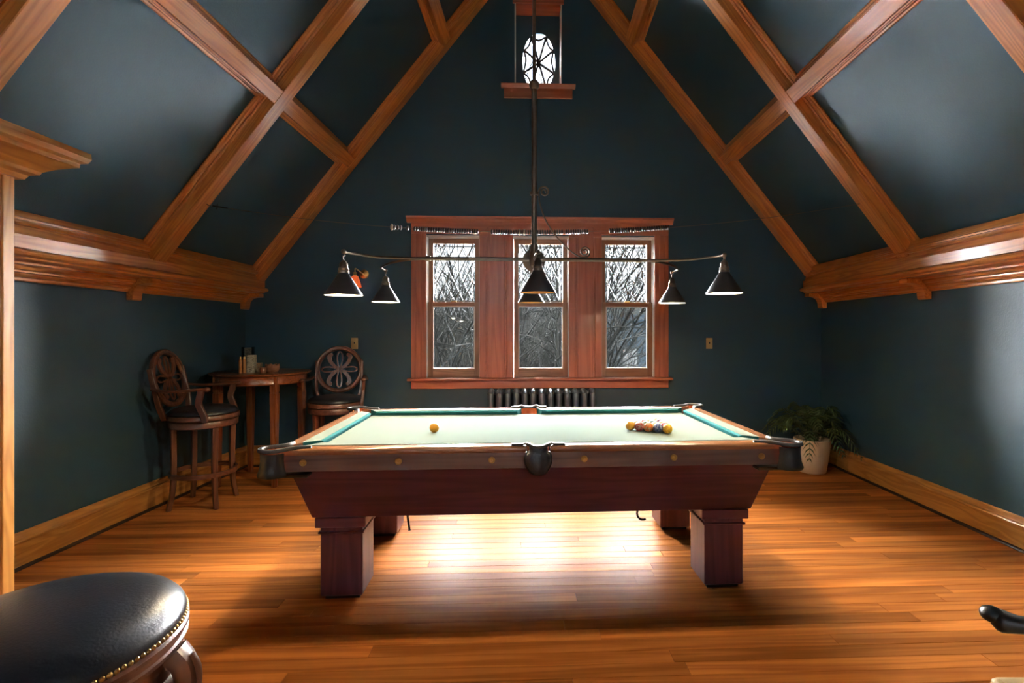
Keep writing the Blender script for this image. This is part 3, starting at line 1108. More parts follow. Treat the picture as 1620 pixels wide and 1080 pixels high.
# side pockets: leather shields outside the rails
for sy in (-1, 1):
    lev = [(0.834, 0.040, 0.030), (0.822, 0.048, 0.036), (0.806, 0.046, 0.034), (0.795, 0.062, 0.040), (0.775, 0.072, 0.046), (0.745, 0.070, 0.050), (0.715, 0.058, 0.048), (0.695, 0.046, 0.040), (0.684, 0.026, 0.026), (0.681, 0.004, 0.008)]
    m_ = 14
    vs, fs = [], []
    for (z, hw_, dp) in lev:
        for k in range(m_ + 1):
            an = PI * k / m_
            vs.append((-hw_ * math.cos(an) * (1 + 0.0), sy * (HY + dp * math.sin(an) ** 0.7), z))
    for i in range(len(lev) - 1):
        for k in range(m_):
            fs.append((i * (m_ + 1) + k, i * (m_ + 1) + k + 1, (i + 1) * (m_ + 1) + k + 1, (i + 1) * (m_ + 1) + k))
    for i in range(len(lev) - 1):
        fs.append((i * (m_ + 1), (i + 1) * (m_ + 1), (i + 1) * (m_ + 1) + m_, i * (m_ + 1) + m_))
    fs.append(tuple(range(m_ + 1)))
    po = MB().add(vs, fs).build('pocket', M['leather'], bt, smooth=60)
    MB().lathe([(0.058, 0.826), (0.057, 0.74), (0.0, 0.70)], 22, (0, sy * (HY - 0.064), 0), 'z', sy * R(90) - R(100), sy * R(90) + R(100)).build('pocket_lining', M['tan'], po, smooth=60)
    path = catmull([(-0.135, sy * (HY - 0.012), 0.834), (-0.080, sy * (HY - 0.004), 0.837), (-0.060, sy * (HY + 0.010), 0.843), (-0.030, sy * (HY + 0.030), 0.834), (0, sy * (HY + 0.036), 0.831), (0.030, sy * (HY + 0.030), 0.834), (0.060, sy * (HY + 0.010), 0.843), (0.080, sy * (HY - 0.004), 0.837), (0.135, sy * (HY - 0.012), 0.834)], 4)
    MB().sweep(path, [(-0.013, -0.005), (0.013, -0.005), (0.013, 0.003), (0.008, 0.006), (-0.008, 0.006), (-0.013, 0.003)]).build('pocket_iron', M['iron'], po, smooth=50)

# tapering apron
TXA, TYA, BXA, BYA, ZA0, ZA1 = 1.250, 0.615, 1.172, 0.525, 0.44, 0.715
th = 0.03
for sy in (-1, 1):
    MB().hexa([(-BXA, sy * BYA, ZA0), (BXA, sy * BYA, ZA0), (BXA, sy * (BYA - th), ZA0), (-BXA, sy * (BYA - th), ZA0),
               (-TXA, sy * TYA, ZA1), (TXA, sy * TYA, ZA1), (TXA, sy * (TYA - th), ZA1), (-TXA, sy * (TYA - th), ZA1)]).build('apron_board', M['oak_x'], bt, bevel=0.003)
for sx in (-1, 1):
    MB().hexa([(sx * BXA * 0.999, -BYA + th, ZA0), (sx * BXA * 0.999, BYA - th, ZA0), (sx * (BXA - th), BYA - th, ZA0), (sx * (BXA - th), -BYA + th, ZA0),
               (sx * TXA * 0.999, -TYA + th, ZA1), (sx * TXA * 0.999, TYA - th, ZA1), (sx * (TXA - th), TYA - th, ZA1), (sx * (TXA - th), -TYA + th, ZA1)]).build('apron_board', M['oak_y'], bt)
MB().box(-BXA + 0.04, BXA - 0.04, -BYA + 0.05, BYA - 0.05, ZA0 + 0.01, ZA0 + 0.03).build('bottom_board', M['subfloor'], bt)
# four square legs with caps
LG = 0.108
for sx in (-1, 1):
    for sy in (-1, 1):
        cx, cy = sx * (1.135 - LG), sy * (0.512 - LG)
        lo = MB().box(cx - LG, cx + LG, cy - LG, cy + LG, 0.022, 0.395).build('leg', M['oak_z'], bt, bevel=0.005)
        MB().box(cx - LG - 0.022, cx + LG + 0.022, cy - LG - 0.022, cy + LG + 0.022, 0.388, 0.44).build('leg_cap', M['oak_x'], lo, bevel=0.004)
        MB().box(cx - LG - 0.010, cx + LG + 0.010, cy - LG - 0.010, cy + LG + 0.010, 0.352, 0.364).build('leg_band', M['oak_x'], lo, bevel=0.003)
        MB().box(cx - LG + 0.02, cx + LG - 0.02, cy - LG + 0.02, cy + LG - 0.02, 0.0, 0.022).build('foot', M['blackwood'], lo)
# iron hooks below the apron
MB().tube(catmull([(-0.70, -0.44, 0.45), (-0.70, -0.44, 0.42), (-0.695, -0.445, 0.385), (-0.688, -0.45, 0.350), (-0.686, -0.45, 0.336)], 4), [0.006] * 16 + [0.009], 8).build('hook', M['blackiron'], bt, smooth=60)
hk = [(0.62 - 0.030 + 0.032 * math.cos(t), -0.46, 0.405 + 0.036 * math.sin(t)) for t in [R(75 + 15 * k) for k in range(16)]]
MB().tube([(0.600, -0.46, 0.45)] + hk, 0.006, 8).build('hook', M['blackiron'], bt, smooth=60)

# ------------------------------------------------------------------ balls
BR = 0.0286
cols = {
    'orange': marbled('orange_ball', (0.62, 0.27, 0.025), (0.72, 0.36, 0.05), 25),
    'yellow': marbled('yellow_ball', (0.75, 0.42, 0.03), (0.68, 0.36, 0.04), 25),
    'red': marbled('red_marbled_ball', (0.38, 0.025, 0.03), (0.66, 0.42, 0.34)),
    'blue': marbled('blue_marbled_ball', (0.03, 0.045, 0.15), (0.42, 0.42, 0.48)),
    'cream': marbled('cream_ball', (0.74, 0.55, 0.32), (0.70, 0.50, 0.28), 20),
    'peach': marbled('cream_and_orange_ball', (0.72, 0.16, 0.03), (0.76, 0.55, 0.33), 26),
    'green': marbled('green_marbled_ball', (0.04, 0.13, 0.08), (0.52, 0.47, 0.33)),
    'plum': marbled('plum_marbled_ball', (0.13, 0.03, 0.10), (0.60, 0.46, 0.38)),
}


def ball(x, y, c, label, group=None):
    o = MB().sphere((0, 0, 0), BR, 24, 14).build('pool_ball', cols[c], None, table_xy(x, y, 0.800 + BR), (rng.uniform(0, 6), rng.uniform(0, 6), 0), smooth=180)
    tag(o, label, 'ball', group)


cA, sA = math.cos(TR), math.sin(TR)


def to_table(X, Y):
    dx, dy = X - TX, Y - TY
    return (dx * cA + dy * sA, -dx * sA + dy * cA)


lx, ly = to_table(-0.634, 3.02)
ball(lx, ly, 'orange', 'orange pool ball lying alone on the glare-paled cloth')
ax_, ay_ = to_table(0.563, 3.09)
rack = [
    [('orange', 'orange ball at the tip of the rack, toward the lone ball')],
    [('red', 'red and white marbled ball second from the rack tip along the near side'), ('cream', 'cream ball behind the marbled red one in the rack')],
    [('peach', 'cream ball with an orange patch in the middle of the near side of the rack'), ('green', 'green and cream marbled ball in the inside of the rack'), ('red', 'red marbled ball on the far side of the rack')],
    [('blue', 'dark blue and white marbled ball in the near side of the rack'), ('cream', 'pale ball between the blue ball and the green one in the rack'), ('green', 'green marbled ball in the inner row of the rack'), ('cream', 'cream ball on the far side of the rack, toward the window')],
    [('yellow', 'yellow ball at the near corner of the rack'), ('red', 'red marbled ball in the last row beside the yellow corner ball'), ('cream', 'cream ball in the middle of the last row of the rack'), ('plum', 'plum and cream marbled ball in the last row of the rack'), ('cream', 'cream ball at the far corner of the rack')],
]
D2 = BR * 2.01
for i, rw in enumerate(rack):
    for j, (c, lb) in enumerate(rw):
        ball(ax_ + i * D2 * 0.866, ay_ + (j - i / 2) * D2, c, lb, 'balls racked in a triangle')

# ------------------------------------------------------------------ bar stools
def ribbon(path2, w, th, O, ex, ez, en, taper=None):
    """flat ribbon in the plane O + ex*s + ez*t, thickness along en"""
    P = [O + ex * s + ez * t for (s, t) in path2]
    n = len(P)
    vs, fs = [], []
    for i in range(n):
        a, b = P[max(i - 1, 0)], P[min(i + 1, n - 1)]
        t = (b - a).normalized()
        sd = en.cross(t).normalized()
        k = taper[i] if taper else 1.0
        for (q, r) in ((-0.5, -0.5), (0.5, -0.5), (0.5, 0.5), (-0.5, 0.5)):
            vs.append(P[i] + sd * q * w * k + en * r * th)
    for i in range(n - 1):
        for k in range(4):
            l = (k + 1) % 4
            fs.append((i * 4 + k, i * 4 + l, (i + 1) * 4 + l, (i + 1) * 4 + k))
    fs += [(3, 2, 1, 0), tuple((n - 1) * 4 + k for k in range(4))]
    return vs, fs


def make_stool():
    st = empty('bar_stool')
    # swivel seat
    MB().lathe([(0.0, 0.806), (0.10, 0.805), (0.18, 0.797), (0.225, 0.783), (0.243, 0.765), (0.245, 0.752), (0.235, 0.745), (0.0, 0.745)], 40).build('seat', M['seatleather'], st, smooth=60)
    MB().lathe([(0.0, 0.745), (0.250, 0.745), (0.255, 0.738), (0.255, 0.712), (0.248, 0.704), (0.0, 0.704)], 40).build('seat_ring', M['walnut_x'], st, smooth=40)
    MB().lathe([(0.0, 0.698), (0.240, 0.698), (0.246, 0.690), (0.244, 0.650), (0.236, 0.644), (0.20, 0.644), (0.19, 0.69), (0.0, 0.69)], 40).build('apron_ring', M['walnut_x'], st, smooth=40)
    MB().lathe([(0.0, 0.705), (0.07, 0.705), (0.07, 0.69), (0.0, 0.69)], 20).build('swivel_plate', M['blackiron'], st)
    for k in range(4):
        an = R(45 + 90 * k)
        d = Vector((math.cos(an), math.sin(an), 0))
        pts = [(0.215, 0.66), (0.214, 0.50), (0.212, 0.35), (0.214, 0.22), (0.222, 0.12), (0.238, 0.04), (0.246, 0.0)]
        path = catmull([d * r + Vector((0, 0, z)) for (r, z) in pts], 3)
        n = len(path)
        vs, fs = [], []
        side = Vector((-d.y, d.x, 0))
        for i, p in enumerate(path):
            h = 0.021 - 0.005 * i / (n - 1)
            for (q, r) in ((-1, -1), (1, -1), (1, 1), (-1, 1)):
                vs.append(p + side * q * h + d * r * h)
        for i in range(n - 1):
            for q in range(4):
                l = (q + 1) % 4
                fs.append((i * 4 + q, i * 4 + l, (i + 1) * 4 + l, (i + 1) * 4 + q))
        fs += [(3, 2, 1, 0), tuple((n - 1) * 4 + q for q in range(4))]
        MB().add(vs, fs).build('leg', M['walnut_z'], st, smooth=40, bevel=0.004)
    MB().lathe([(0.222, 0.288), (0.240, 0.288), (0.243, 0.275), (0.240, 0.252), (0.222, 0.252)], 40, closed_prof=True).build('foot_ring', M['walnut_x'], st, smooth=40)
    # oval open back, leaning
    tilt = R(11)
    O = Vector((-0.262, 0, 1.035))
    ey = Vector((0, 1, 0))
    ez = Vector((-math.sin(tilt), 0, math.cos(tilt)))
    en = Vector((math.cos(tilt), 0, math.sin(tilt)))
    A_, B_ = 0.208, 0.218
    n = 48
    prof = [(-0.022, -0.012), (-0.016, -0.018), (0.016, -0.018), (0.022, -0.012), (0.022, 0.006), (0.014, 0.014), (0.006, 0.010), (-0.006, 0.010), (-0.014, 0.014), (-0.022, 0.006)]
    vs, fs = [], []
    for k in range(n):
        an = 2 * PI * k / n
        rad = (ey * A_ * math.cos(an) + ez * B_ * math.sin(an))
        out = (ey * math.cos(an) / A_ + ez * math.sin(an) / B_).normalized()
        for (q, r) in prof:
            vs.append(O + rad + out * q + en * r)
    m = len(prof)
    for k in range(n):
        l = (k + 1) % n
        for q in range(m):
            w = (q + 1) % m
            fs.append((k * m + q, k * m + w, l * m + w, l * m + q))
    MB().add(vs, fs).build('back_oval', M['walnut_z'], st, smooth=50)
    # openwork: four clubs on the diagonals, four loops between them
    sc = MB()
    for sx in (-1, 1):
        for sz in (-1, 1):
            p2 = catmull([(0, 0, 0), (sx * 0.045, sz * 0.030, 0), (sx * 0.085, sz * 0.075, 0), (sx * 0.100, sz * 0.120, 0), (sx * 0.092, sz * 0.145, 0)], 4)
            v_, f_ = ribbon([(p.x, p.y) for p in p2], 0.034, 0.013, O, ey, ez, en, [0.8 + 0.4 * i / 16 for i in range(17)])
            sc.add(v_, f_)
            disc = MB().lathe([(0, -0.0075), (0.019, -0.0075), (0.021, 0), (0.019, 0.0075), (0, 0.0075)], 16)
            Mx = Matrix((ey, ez, en)).transposed().to_4x4()
            Mx.translation = O + ey * sx * 0.084 + ez * sz * 0.148
            disc.xform(Mx)
            sc.add(disc.v, disc.f)
    for (dx, dz, ln) in ((0, 1, 0.178), (0, -1, 0.178), (1, 0, 0.168), (-1, 0, 0.168)):
        loop = []
        for i in range(21):
            t = 2 * PI * i / 20
            r = ln * (0.5 - 0.5 * math.cos(t))
            s = 0.034 * math.sin(t) * (0.35 + 0.65 * (0.5 - 0.5 * math.cos(t)))
            loop.append((dx * r - dz * s, dz * r + dx * s))
        v_, f_ = ribbon(loop, 0.013, 0.011, O, ey, ez, en)
        sc.add(v_, f_)
    sc.build('back_scroll', M['walnut_z'], st, smooth=40)
    for s in (-1, 1):
        # stile from the oval to the seat ring
        T0 = O + ey * s * 0.214 + ez * -0.01 + en * -0.004
        T1 = Vector((-0.205, s * 0.165, 0.715))
        md = O + ey * s * 0.214 + ez * -0.14
        path = catmull([T0 + ez * 0.10, T0, md, (md + T1) / 2 + Vector((0, s * 0.012, 0)), T1], 4)
        MB().sweep(path, [(-0.013, -0.020), (0.013, -0.020), (0.013, 0.020), (-0.013, 0.020)], up=(1, 0, 0)).build('stile', M['walnut_z'], st, smooth=40, bevel=0.003)
        # arm with a rounded hand knob and an S-shaped post
        arm = catmull([(-0.258, s * 0.235, 0.965), (-0.15, s * 0.262, 0.950), (-0.02, s * 0.274, 0.952), (0.09, s * 0.272, 0.962), (0.150, s * 0.268, 0.962)], 5)
        sc_ = [0.75 + 0.25 * min(1, i / 12) for i in range(len(arm))]
        MB().sweep(arm, [(-0.022, -0.010), (0.022, -0.010), (0.026, 0.0), (0.020, 0.011), (0.0, 0.015), (-0.020, 0.011), (-0.026, 0.0)], scale=sc_).build('arm', M['walnut_x'], st, smooth=50)
        MB().sphere((0.152, s * 0.268, 0.963), 0.024, 14, 10, 0.8).build('arm_knob', M['walnut_x'], st, smooth=180)
        post = catmull([(0.112, s * 0.268, 0.958), (0.098, s * 0.266, 0.90), (0.088, s * 0.262, 0.85), (0.108, s * 0.258, 0.79), (0.126, s * 0.254, 0.745), (0.124, s * 0.252, 0.706)], 4)
        MB().sweep(post, [(-0.014, -0.022), (0.014, -0.022), (0.016, 0.0), (0.014, 0.022), (-0.014, 0.022)], up=(1, 0, 0)).build('arm_post', M['walnut_z'], st, smooth=40, bevel=0.003)
    return st


st1 = make_stool()
st1.location = (-2.765, 4.12, 0)
st1.rotation_euler = (0, 0, R(8))
tag(st1, 'brown armed bar stool with oval openwork back, standing against the side wall', 'bar stool', 'armed bar stools at the pub table')
st2 = copy_tree(st1)
st2.location = (-1.965, 4.82, 0)
st2.rotation_euler = (0, 0, R(-76))
tag(st2, 'brown armed bar stool with oval openwork back, facing out from the gable wall', 'bar stool', 'armed bar stools at the pub table')

# foreground stool with nailheads
s3 = empty('nailhead_stool', (-1.09, 1.09, 0), R(10))
tag(s3, 'stool with domed black leather seat and brass nailheads, cut by the picture edge', 'bar stool')
MB().lathe([(0.0, 0.800), (0.08, 0.799), (0.15, 0.793), (0.205, 0.781), (0.242, 0.764), (0.258, 0.747), (0.263, 0.736), (0.262, 0.722), (0.25, 0.715), (0.0, 0.715)], 64).build('seat', M['seatleather'], s3, smooth=60)
MB().lathe([(0.0, 0.718), (0.262, 0.718), (0.268, 0.712), (0.268, 0.704), (0.262, 0.700), (0.262, 0.690), (0.267, 0.686), (0.264, 0.676), (0.254, 0.670), (0.250, 0.640), (0.252, 0.620), (0.262, 0.614), (0.268, 0.606), (0.264, 0.597), (0.258, 0.593), (0.264, 0.586), (0.258, 0.576), (0.22, 0.575), (0.0, 0.60)], 64).build('apron_ring', M['walnut_x'], s3, smooth=35)
nail = MB().lathe([(0.0, 0.0045), (0.003, 0.004), (0.0052, 0.002), (0.0058, 0.0), (0.0, 0.0)], 10).mesh('nailhead', M['nail'], 60)
NN = 130
for k in range(NN):
    an = 2 * PI * k / NN
    o = place('nailhead', nail, s3, (0.2625 * math.cos(an), 0.2625 * math.sin(an), 0.7245), (0, R(90), an))
for k in range(4):
    an = R(2 + 90 * k)
    d = Vector((math.cos(an), math.sin(an), 0))
    path = catmull([d * r + Vector((0, 0, z)) for (r, z) in ((0.262, 0.675), (0.284, 0.640), (0.288, 0.58), (0.276, 0.46), (0.268, 0.30), (0.285, 0.12), (0.31, 0.0))], 4)
    lg = MB().sweep(path, [(-0.028, -0.020), (0.028, -0.020), (0.030, 0.0), (0.022, 0.016), (0.0, 0.022), (-0.022, 0.016), (-0.030, 0.0)], up=tuple(d), scale=[1.0 - 0.35 * i / (len(path) - 1) for i in range(len(path))]).build('leg', M['walnut_z'], s3, smooth=45)
    leaf = MB()
    lp = catmull([d * r + Vector((0, 0, z)) for (r, z) in ((0.292, 0.662), (0.308, 0.630), (0.310, 0.590), (0.298, 0.545))], 4)
    leaf.tube(lp, [0.010 - 0.006 * i / 12 for i in range(13)], 8)
    leaf.build('carved_leaf', M['walnut_z'], lg, smooth=60)
MB().lathe([(0.245, 0.27), (0.265, 0.27), (0.267, 0.255), (0.265, 0.24), (0.245, 0.24)], 48, closed_prof=True).build('foot_ring', M['walnut_x'], s3, smooth=40)

# ------------------------------------------------------------------ pub table in the corner
pt = empty('pub_table', (-2.665, 4.80, 0))
tag(pt, 'tall round cherry pub table in the corner between the two armed stools', 'table')
MB().lathe([(0.0, 1.035), (0.395, 1.035), (0.425, 1.034), (0.435, 1.028), (0.432, 1.020), (0.420, 1.014), (0.405, 1.008), (0.0, 1.008)], 56).build('table_top', M['cherry_x'], pt, smooth=35)
MB().lathe([(0.372, 1.008), (0.395, 1.008), (0.392, 0.990), (0.392, 0.945), (0.396, 0.938), (0.392, 0.930), (0.372, 0.930)], 56, closed_prof=True).build('table_apron', M['cherry_x'], pt, smooth=35)
for sx in (-1, 1):
    for sy in (-1, 1):
        cx, cy = sx * 0.258, sy * 0.258
        b_ = MB()
        b_.box(cx - 0.030, cx + 0.030, cy - 0.030, cy + 0.030, 0.865, 1.005)
        b_.box(cx - 0.027, cx + 0.027, cy - 0.027, cy + 0.027, 0.855, 0.865)
        b_.hexa([(cx - 0.019, cy - 0.019, 0), (cx + 0.019, cy - 0.019, 0), (cx + 0.019, cy + 0.019, 0), (cx - 0.019, cy + 0.019, 0), (cx - 0.031, cy - 0.031, 0.855), (cx + 0.031, cy - 0.031, 0.855), (cx + 0.031, cy + 0.031, 0.855), (cx - 0.031, cy + 0.031, 0.855)])
        b_.build('leg', M['cherry_z'], pt, bevel=0.002)

TZ = 1.0355


def on_table(px, zdepth):
    return (px - 853) * zdepth / F_PX


def small_bottle(px, zd, label):
    e = empty('amber_bottle', (on_table(px, zd), zd, TZ))
    tag(e, label, 'bottle', 'small amber bottles on the pub table')
    MB().lathe([(0, 0), (0.013, 0), (0.014, 0.01), (0.014, 0.115), (0.012, 0.125), (0.012, 0.128), (0, 0.128)], 16).build('bottle_body', M['ambersmall'], e, smooth=40)
    MB().lathe([(0, 0.128), (0.0105, 0.128), (0.0115, 0.145), (0.009, 0.152), (0, 0.152)], 14).build('bottle_cap', M['brass'], e, smooth=40)


small_bottle(380.3, 4.55, 'slim pale amber bottle on the pub table, nearest the side wall')
small_bottle(386.8, 4.56, 'slim orange amber bottle on the pub table, beside the glass candle holder')


def votive(px, zd, w, h, label, candle=False):
    e = empty('candle_holder', (on_table(px, zd), zd, TZ), R(12))
    tag(e, label, 'candle holder', 'candle holders on the pub table')
    b_ = MB()
    b_.box(-w / 2, w / 2, -w / 2, w / 2, 0, h)
    if candle:
        sh = MB()
        t = 0.003
        sh.box(-w / 2, w / 2, -w / 2, -w / 2 + t, 0, h).box(-w / 2, w / 2, w / 2 - t, w / 2, 0, h)
        sh.box(-w / 2, -w / 2 + t, -w / 2 + t, w / 2 - t, 0, h).box(w / 2 - t, w / 2, -w / 2 + t, w / 2 - t, 0, h)
        sh.box(-w / 2 + t, w / 2 - t, -w / 2 + t, w / 2 - t, 0, 0.006)
        sh.build('glass_sleeve', M['cupglass'], e)
        MB().box(-w * 0.30, w * 0.30, -w * 0.30, w * 0.30, h * 0.62, h * 0.97).build('mosaic_cup', M['mosaic'], e, bevel=0.002)
        MB().lathe([(0, 0.007), (0.012, 0.007), (0.012, h * 0.62), (0, h * 0.62)], 14).build('stem', M['cupglass'], e, smooth=40)
    else:
        b_ = MB()
        t = 0.004
        b_.box(-w / 2, w / 2, -w / 2, -w / 2 + t, 0, h).box(-w / 2, w / 2, w / 2 - t, w / 2, 0, h)
        b_.box(-w / 2, -w / 2 + t, -w / 2 + t, w / 2 - t, 0, h).box(w / 2 - t, w / 2, -w / 2 + t, w / 2 - t, 0, h)
        b_.box(-w / 2 + t, w / 2 - t, -w / 2 + t, w / 2 - t, 0, 0.008)
        b_.build('mosaic_cup', M['mosaic'], e)
        MB().lathe([(0, 0.009), (w * 0.36, 0.009), (w * 0.36, h * 0.55), (0, h * 0.55)], 16).build('candle', M['wax'], e, smooth=40)


votive(393, 4.74, 0.088, 0.235, 'tall clear square glass candle holder with a mosaic cup at its top', True)
votive(398.3, 4.60, 0.062, 0.165, 'tall square mosaic candle holder in front of the clear glass one')
votive(409, 4.72, 0.052, 0.085, 'short square mosaic candle holder beside the carved bowl')
e = empty('candle_cup', (on_table(416, 4.57), 4.57, TZ))
tag(e, 'small dark round cup between the mosaic holder and the carved bowl', 'cup')
MB().lathe([(0, 0), (0.024, 0), (0.030, 0.02), (0.028, 0.05), (0.024, 0.05), (0.025, 0.02), (0, 0.008)], 18).build('cup_body', M['carved'], e, smooth=40)
e = empty('carved_bowl', (on_table(431, 4.71), 4.71, TZ))
tag(e, 'carved brown bowl with a jagged rim on the pub table', 'bowl')
vs, fs = [], []
n = 24
for k in range(n):
    an = 2 * PI * k / n
    c, s = math.cos(an), math.sin(an)
    jag = 0.068 + (0.010 if k % 3 == 0 else (-0.006 if k % 3 == 1 else 0.003))
    for (r, z) in ((0.0, 0.0), (0.045, 0.0), (0.060, 0.022), (0.064, 0.045), (0.062, jag), (0.054, jag - 0.002), (0.054, 0.03), (0.0, 0.012)):
        vs.append((r * c, r * s, z))
for k in range(n):
    l = (k + 1) % n
    for i in range(7):
        fs.append((k * 8 + i, l * 8 + i, l * 8 + i + 1, k * 8 + i + 1))
MB().add(vs, fs).build('bowl_body', M['carved'], e)

# ------------------------------------------------------------------ lamp over the table
CX, CY, CZ = -0.032, 3.19, 1.872
lt = empty('billiard_lamp', (CX, CY, 0), TR)
tag(lt, 'long bronze billiard lamp with six cone shades hung from the ridge on a pole', 'lamp')
MB().tube([(0, 0, 1.90), (0, 0, 5.80)], 0.0115, 14).build('pole', M['bronze'], lt, smooth=60)
MB().tube([(0, 0, 1.93), (0, 0, 2.97)], 0.0175, 16).build('pole_sleeve', M['bronze'], lt, smooth=60)
MB().sphere((0, 0, 2.985), 0.033, 18, 12).build('pole_ball', M['bronze'], lt, smooth=180)
MB().lathe([(0, 5.74), (0.07, 5.74), (0.06, 5.70), (0.03, 5.68), (0.012, 5.66)], 24).build('ceiling_plate', M['bronze'], lt, smooth=60)
MB().lathe([(0.014, 2.282), (0.026, 2.282), (0.029, 2.292), (0.026, 2.302), (0.014, 2.302)], 18, closed_prof=True).build('collar', M['bronze'], lt, smooth=60)
MB().lathe([(0, 1.82), (0.020, 1.822), (0.030, 1.835), (0.034, 1.872), (0.030, 1.91), (0.024, 1.925), (0.028, 1.945), (0.022, 1.965), (0, 1.97)], 22).build('hub', M['bronze'], lt, smooth=60)
MB().lathe([(0, -0.012), (0.060, -0.012), (0.074, -0.004), (0.074, 0.004), (0.060, 0.012), (0, 0.012)], 28, (0, 0.05, CZ), 'y').build('hub_disc', M['bronze'], lt, smooth=50)
MB().tube([(-0.66, 0, CZ), (0.66, 0, CZ)], 0.0125, 12).build('bar', M['bronze'], lt, smooth=60)
for s in (-1, 1):
    MB().tube([(s * 0.655, 0, CZ), (s * 0.685, 0, CZ)], 0.017, 12).build('bar_ferrule', M['bronze'], lt, smooth=60)
# scroll on the collar and stay with a scroll at the bar
def spiral(cx, cz, r0, turns, a0, sgn, y):
    out = []
    nn = int(18 * turns)
    for i in range(nn + 1):
        t = i / nn
        r = r0 * (1 - 0.78 * t)
        an = a0 + sgn * 2 * PI * turns * t
        out.append((cx + r * math.cos(an), y, cz + r * math.sin(an)))
    return out


MB().tube([(0.022, 0, 2.292)] + spiral(0.064, 2.305, 0.036, 1.6, R(190), -1, 0.0), 0.006, 6).build('scroll', M['bronze'], lt, smooth=60)
stay = catmull([(0.030, 0, 2.29), (0.036, 0, 2.23), (0.075, 0, 2.12), (0.15, 0, 2.01), (0.23, 0, 1.93), (0.285, 0, 1.893), (0.31, 0, 1.885)], 6)
MB().tube(stay, 0.005, 6).build('stay', M['bronze'], lt, smooth=60)
MB().tube([(0.29, 0, 1.885)] + spiral(0.325, 1.923, 0.036, 1.7, R(-90), 1, 0.0), 0.006, 6).build('scroll', M['bronze'], lt, smooth=60)

HANG = []
for sx in (-1, 1):
    for sy in (-1, 1):
        ex_, ey_ = sx * 1.045, sy * 0.452
        ez_ = 1.838 if sy < 0 else 1.850
        arm = catmull([(sx * 0.66, 0, CZ), (sx * 0.80, sy * 0.03, CZ - 0.004), (sx * 0.94, sy * 0.13, CZ - 0.014), (sx * 1.03, sy * 0.28, CZ - 0.020), (sx * 1.055, sy * 0.39, ez_ + 0.006), (ex_, ey_, ez_)], 6)
        MB().tube(arm, [0.0085 - 0.002 * i / (len(arm) - 1) for i in range(len(arm))], 10).build('arm', M['bronze'], lt, smooth=60)
        HANG.append((ex_, ey_, ez_, True, sx, sy))
for sy in (-1, 1):
    arm = catmull([(0, 0, CZ), (0, sy * 0.15, CZ - 0.002), (0, sy * 0.33, CZ - 0.014), (0, sy * 0.452, 1.845)], 6)
    MB().tube(arm, 0.008, 10).build('arm', M['bronze'], lt, smooth=60)
    HANG.append((0, sy * 0.452, 1.845, False, 0, sy))

for (hx, hy, hz, lit, sx, sy) in HANG:
    zb = 1.602 if (sx < 0 and sy < 0) else 1.622
    MB().sphere((hx, hy, hz), 0.0135, 14, 10).build('arm_ball', M['bronze'], lt, smooth=180)
    sh = MB().lathe([(0.099, zb), (0.0985, zb + 0.004), (0.034, zb + 0.108), (0.026, zb + 0.122), (0.0245, zb + 0.122), (0.0325, zb + 0.107), (0.0965, zb + 0.003)], 36, (hx, hy, 0), closed_prof=True)
    so = sh.build('shade', M['shade_out'], lt, smooth=50)
    MB().lathe([(0.0960, zb + 0.003), (0.0318, zb + 0.1065), (0.0235, zb + 0.1215), (0.0, zb + 0.1215)], 36, (hx, hy, 0)).build('shade_lining', M['shade_in'] if lit else M['shade_gold'], so, smooth=50)
    MB().lathe([(0.024, zb + 0.119), (0.029, zb + 0.121), (0.029, zb + 0.130), (0.025, zb + 0.133), (0.027, zb + 0.138), (0.027, zb + 0.146), (0.022, zb + 0.150), (0.021, zb + 0.172), (0.012, zb + 0.184), (0.006, zb + 0.190), (0.0, zb + 0.190)], 22, (hx, hy, 0)).build('socket', M['bronze'], so, smooth=40)
    MB().tube(catmull([(hx, hy, hz - 0.010), (hx + 0.006, hy, hz - 0.022), (hx - 0.003, hy, (hz + zb + 0.19) / 2), (hx, hy, zb + 0.186)], 4), 0.0032, 6).build('hanger', M['bronze'], so, smooth=60)
    MB().sphere((hx, hy, zb + 0.056), 0.026, 16, 10, 1.2).build('bulb', M['bulb'] if lit else M['bulb_off'], so, smooth=180)
    if lit:
        d = bpy.data.lights.new('lamp_light', 'POINT')
        d.energy = 2.0
        d.color = (1.0, 0.80, 0.52)
        d.shadow_soft_size = 0.03
        o = bpy.data.objects.new('lamp_light', d)
        COL.objects.link(o)
        o.parent = lt
        o.location = (hx, hy, zb + 0.020)

# ------------------------------------------------------------------ score beads on a wire across the room
WA = Vector((-2.545, 3.845, 2.385))
WB = Vector((2.600, 4.06, 2.452))
PXS = -0.02


def wire(t):
    p = WA.lerp(WB, t)
    p.z -= 0.88 * t * (1 - t) * 1.0
    return p


def wire_at_px(px):
    lo, hi = 0.0, 1.0
    for _ in range(40):
        md = (lo + hi) / 2
        q = wire(md)
        if 853 + F_PX * q.x / q.y < px:
            lo = md
        else:
            hi = md
    return (lo + hi) / 2


sw = empty('score_wire', tuple(wire(0.5)))
tag(sw, 'billiard scoring wire strung with dark wooden beads across the room before the window', 'score wire')
base = Vector(wire(0.5))
MB().tube([wire(i / 60) - base for i in range(61)], 0.0022, 5).build('wire', M['bronze'], sw)
bead_prof = [(0.0035, -0.0075), (0.014, -0.0072), (0.0195, -0.003), (0.0205, 0.0), (0.0195, 0.003), (0.014, 0.0072), (0.0035, 0.0075)]
bead_d = MB().lathe(bead_prof, 14, axis='x', closed_prof=True).mesh('bead', M['bead'], 40)
bead_l = MB().lathe([(r * 1.3, h * 1.2) for r, h in bead_prof], 14, axis='x', closed_prof=True).mesh('bead', M['beadlight'], 40)


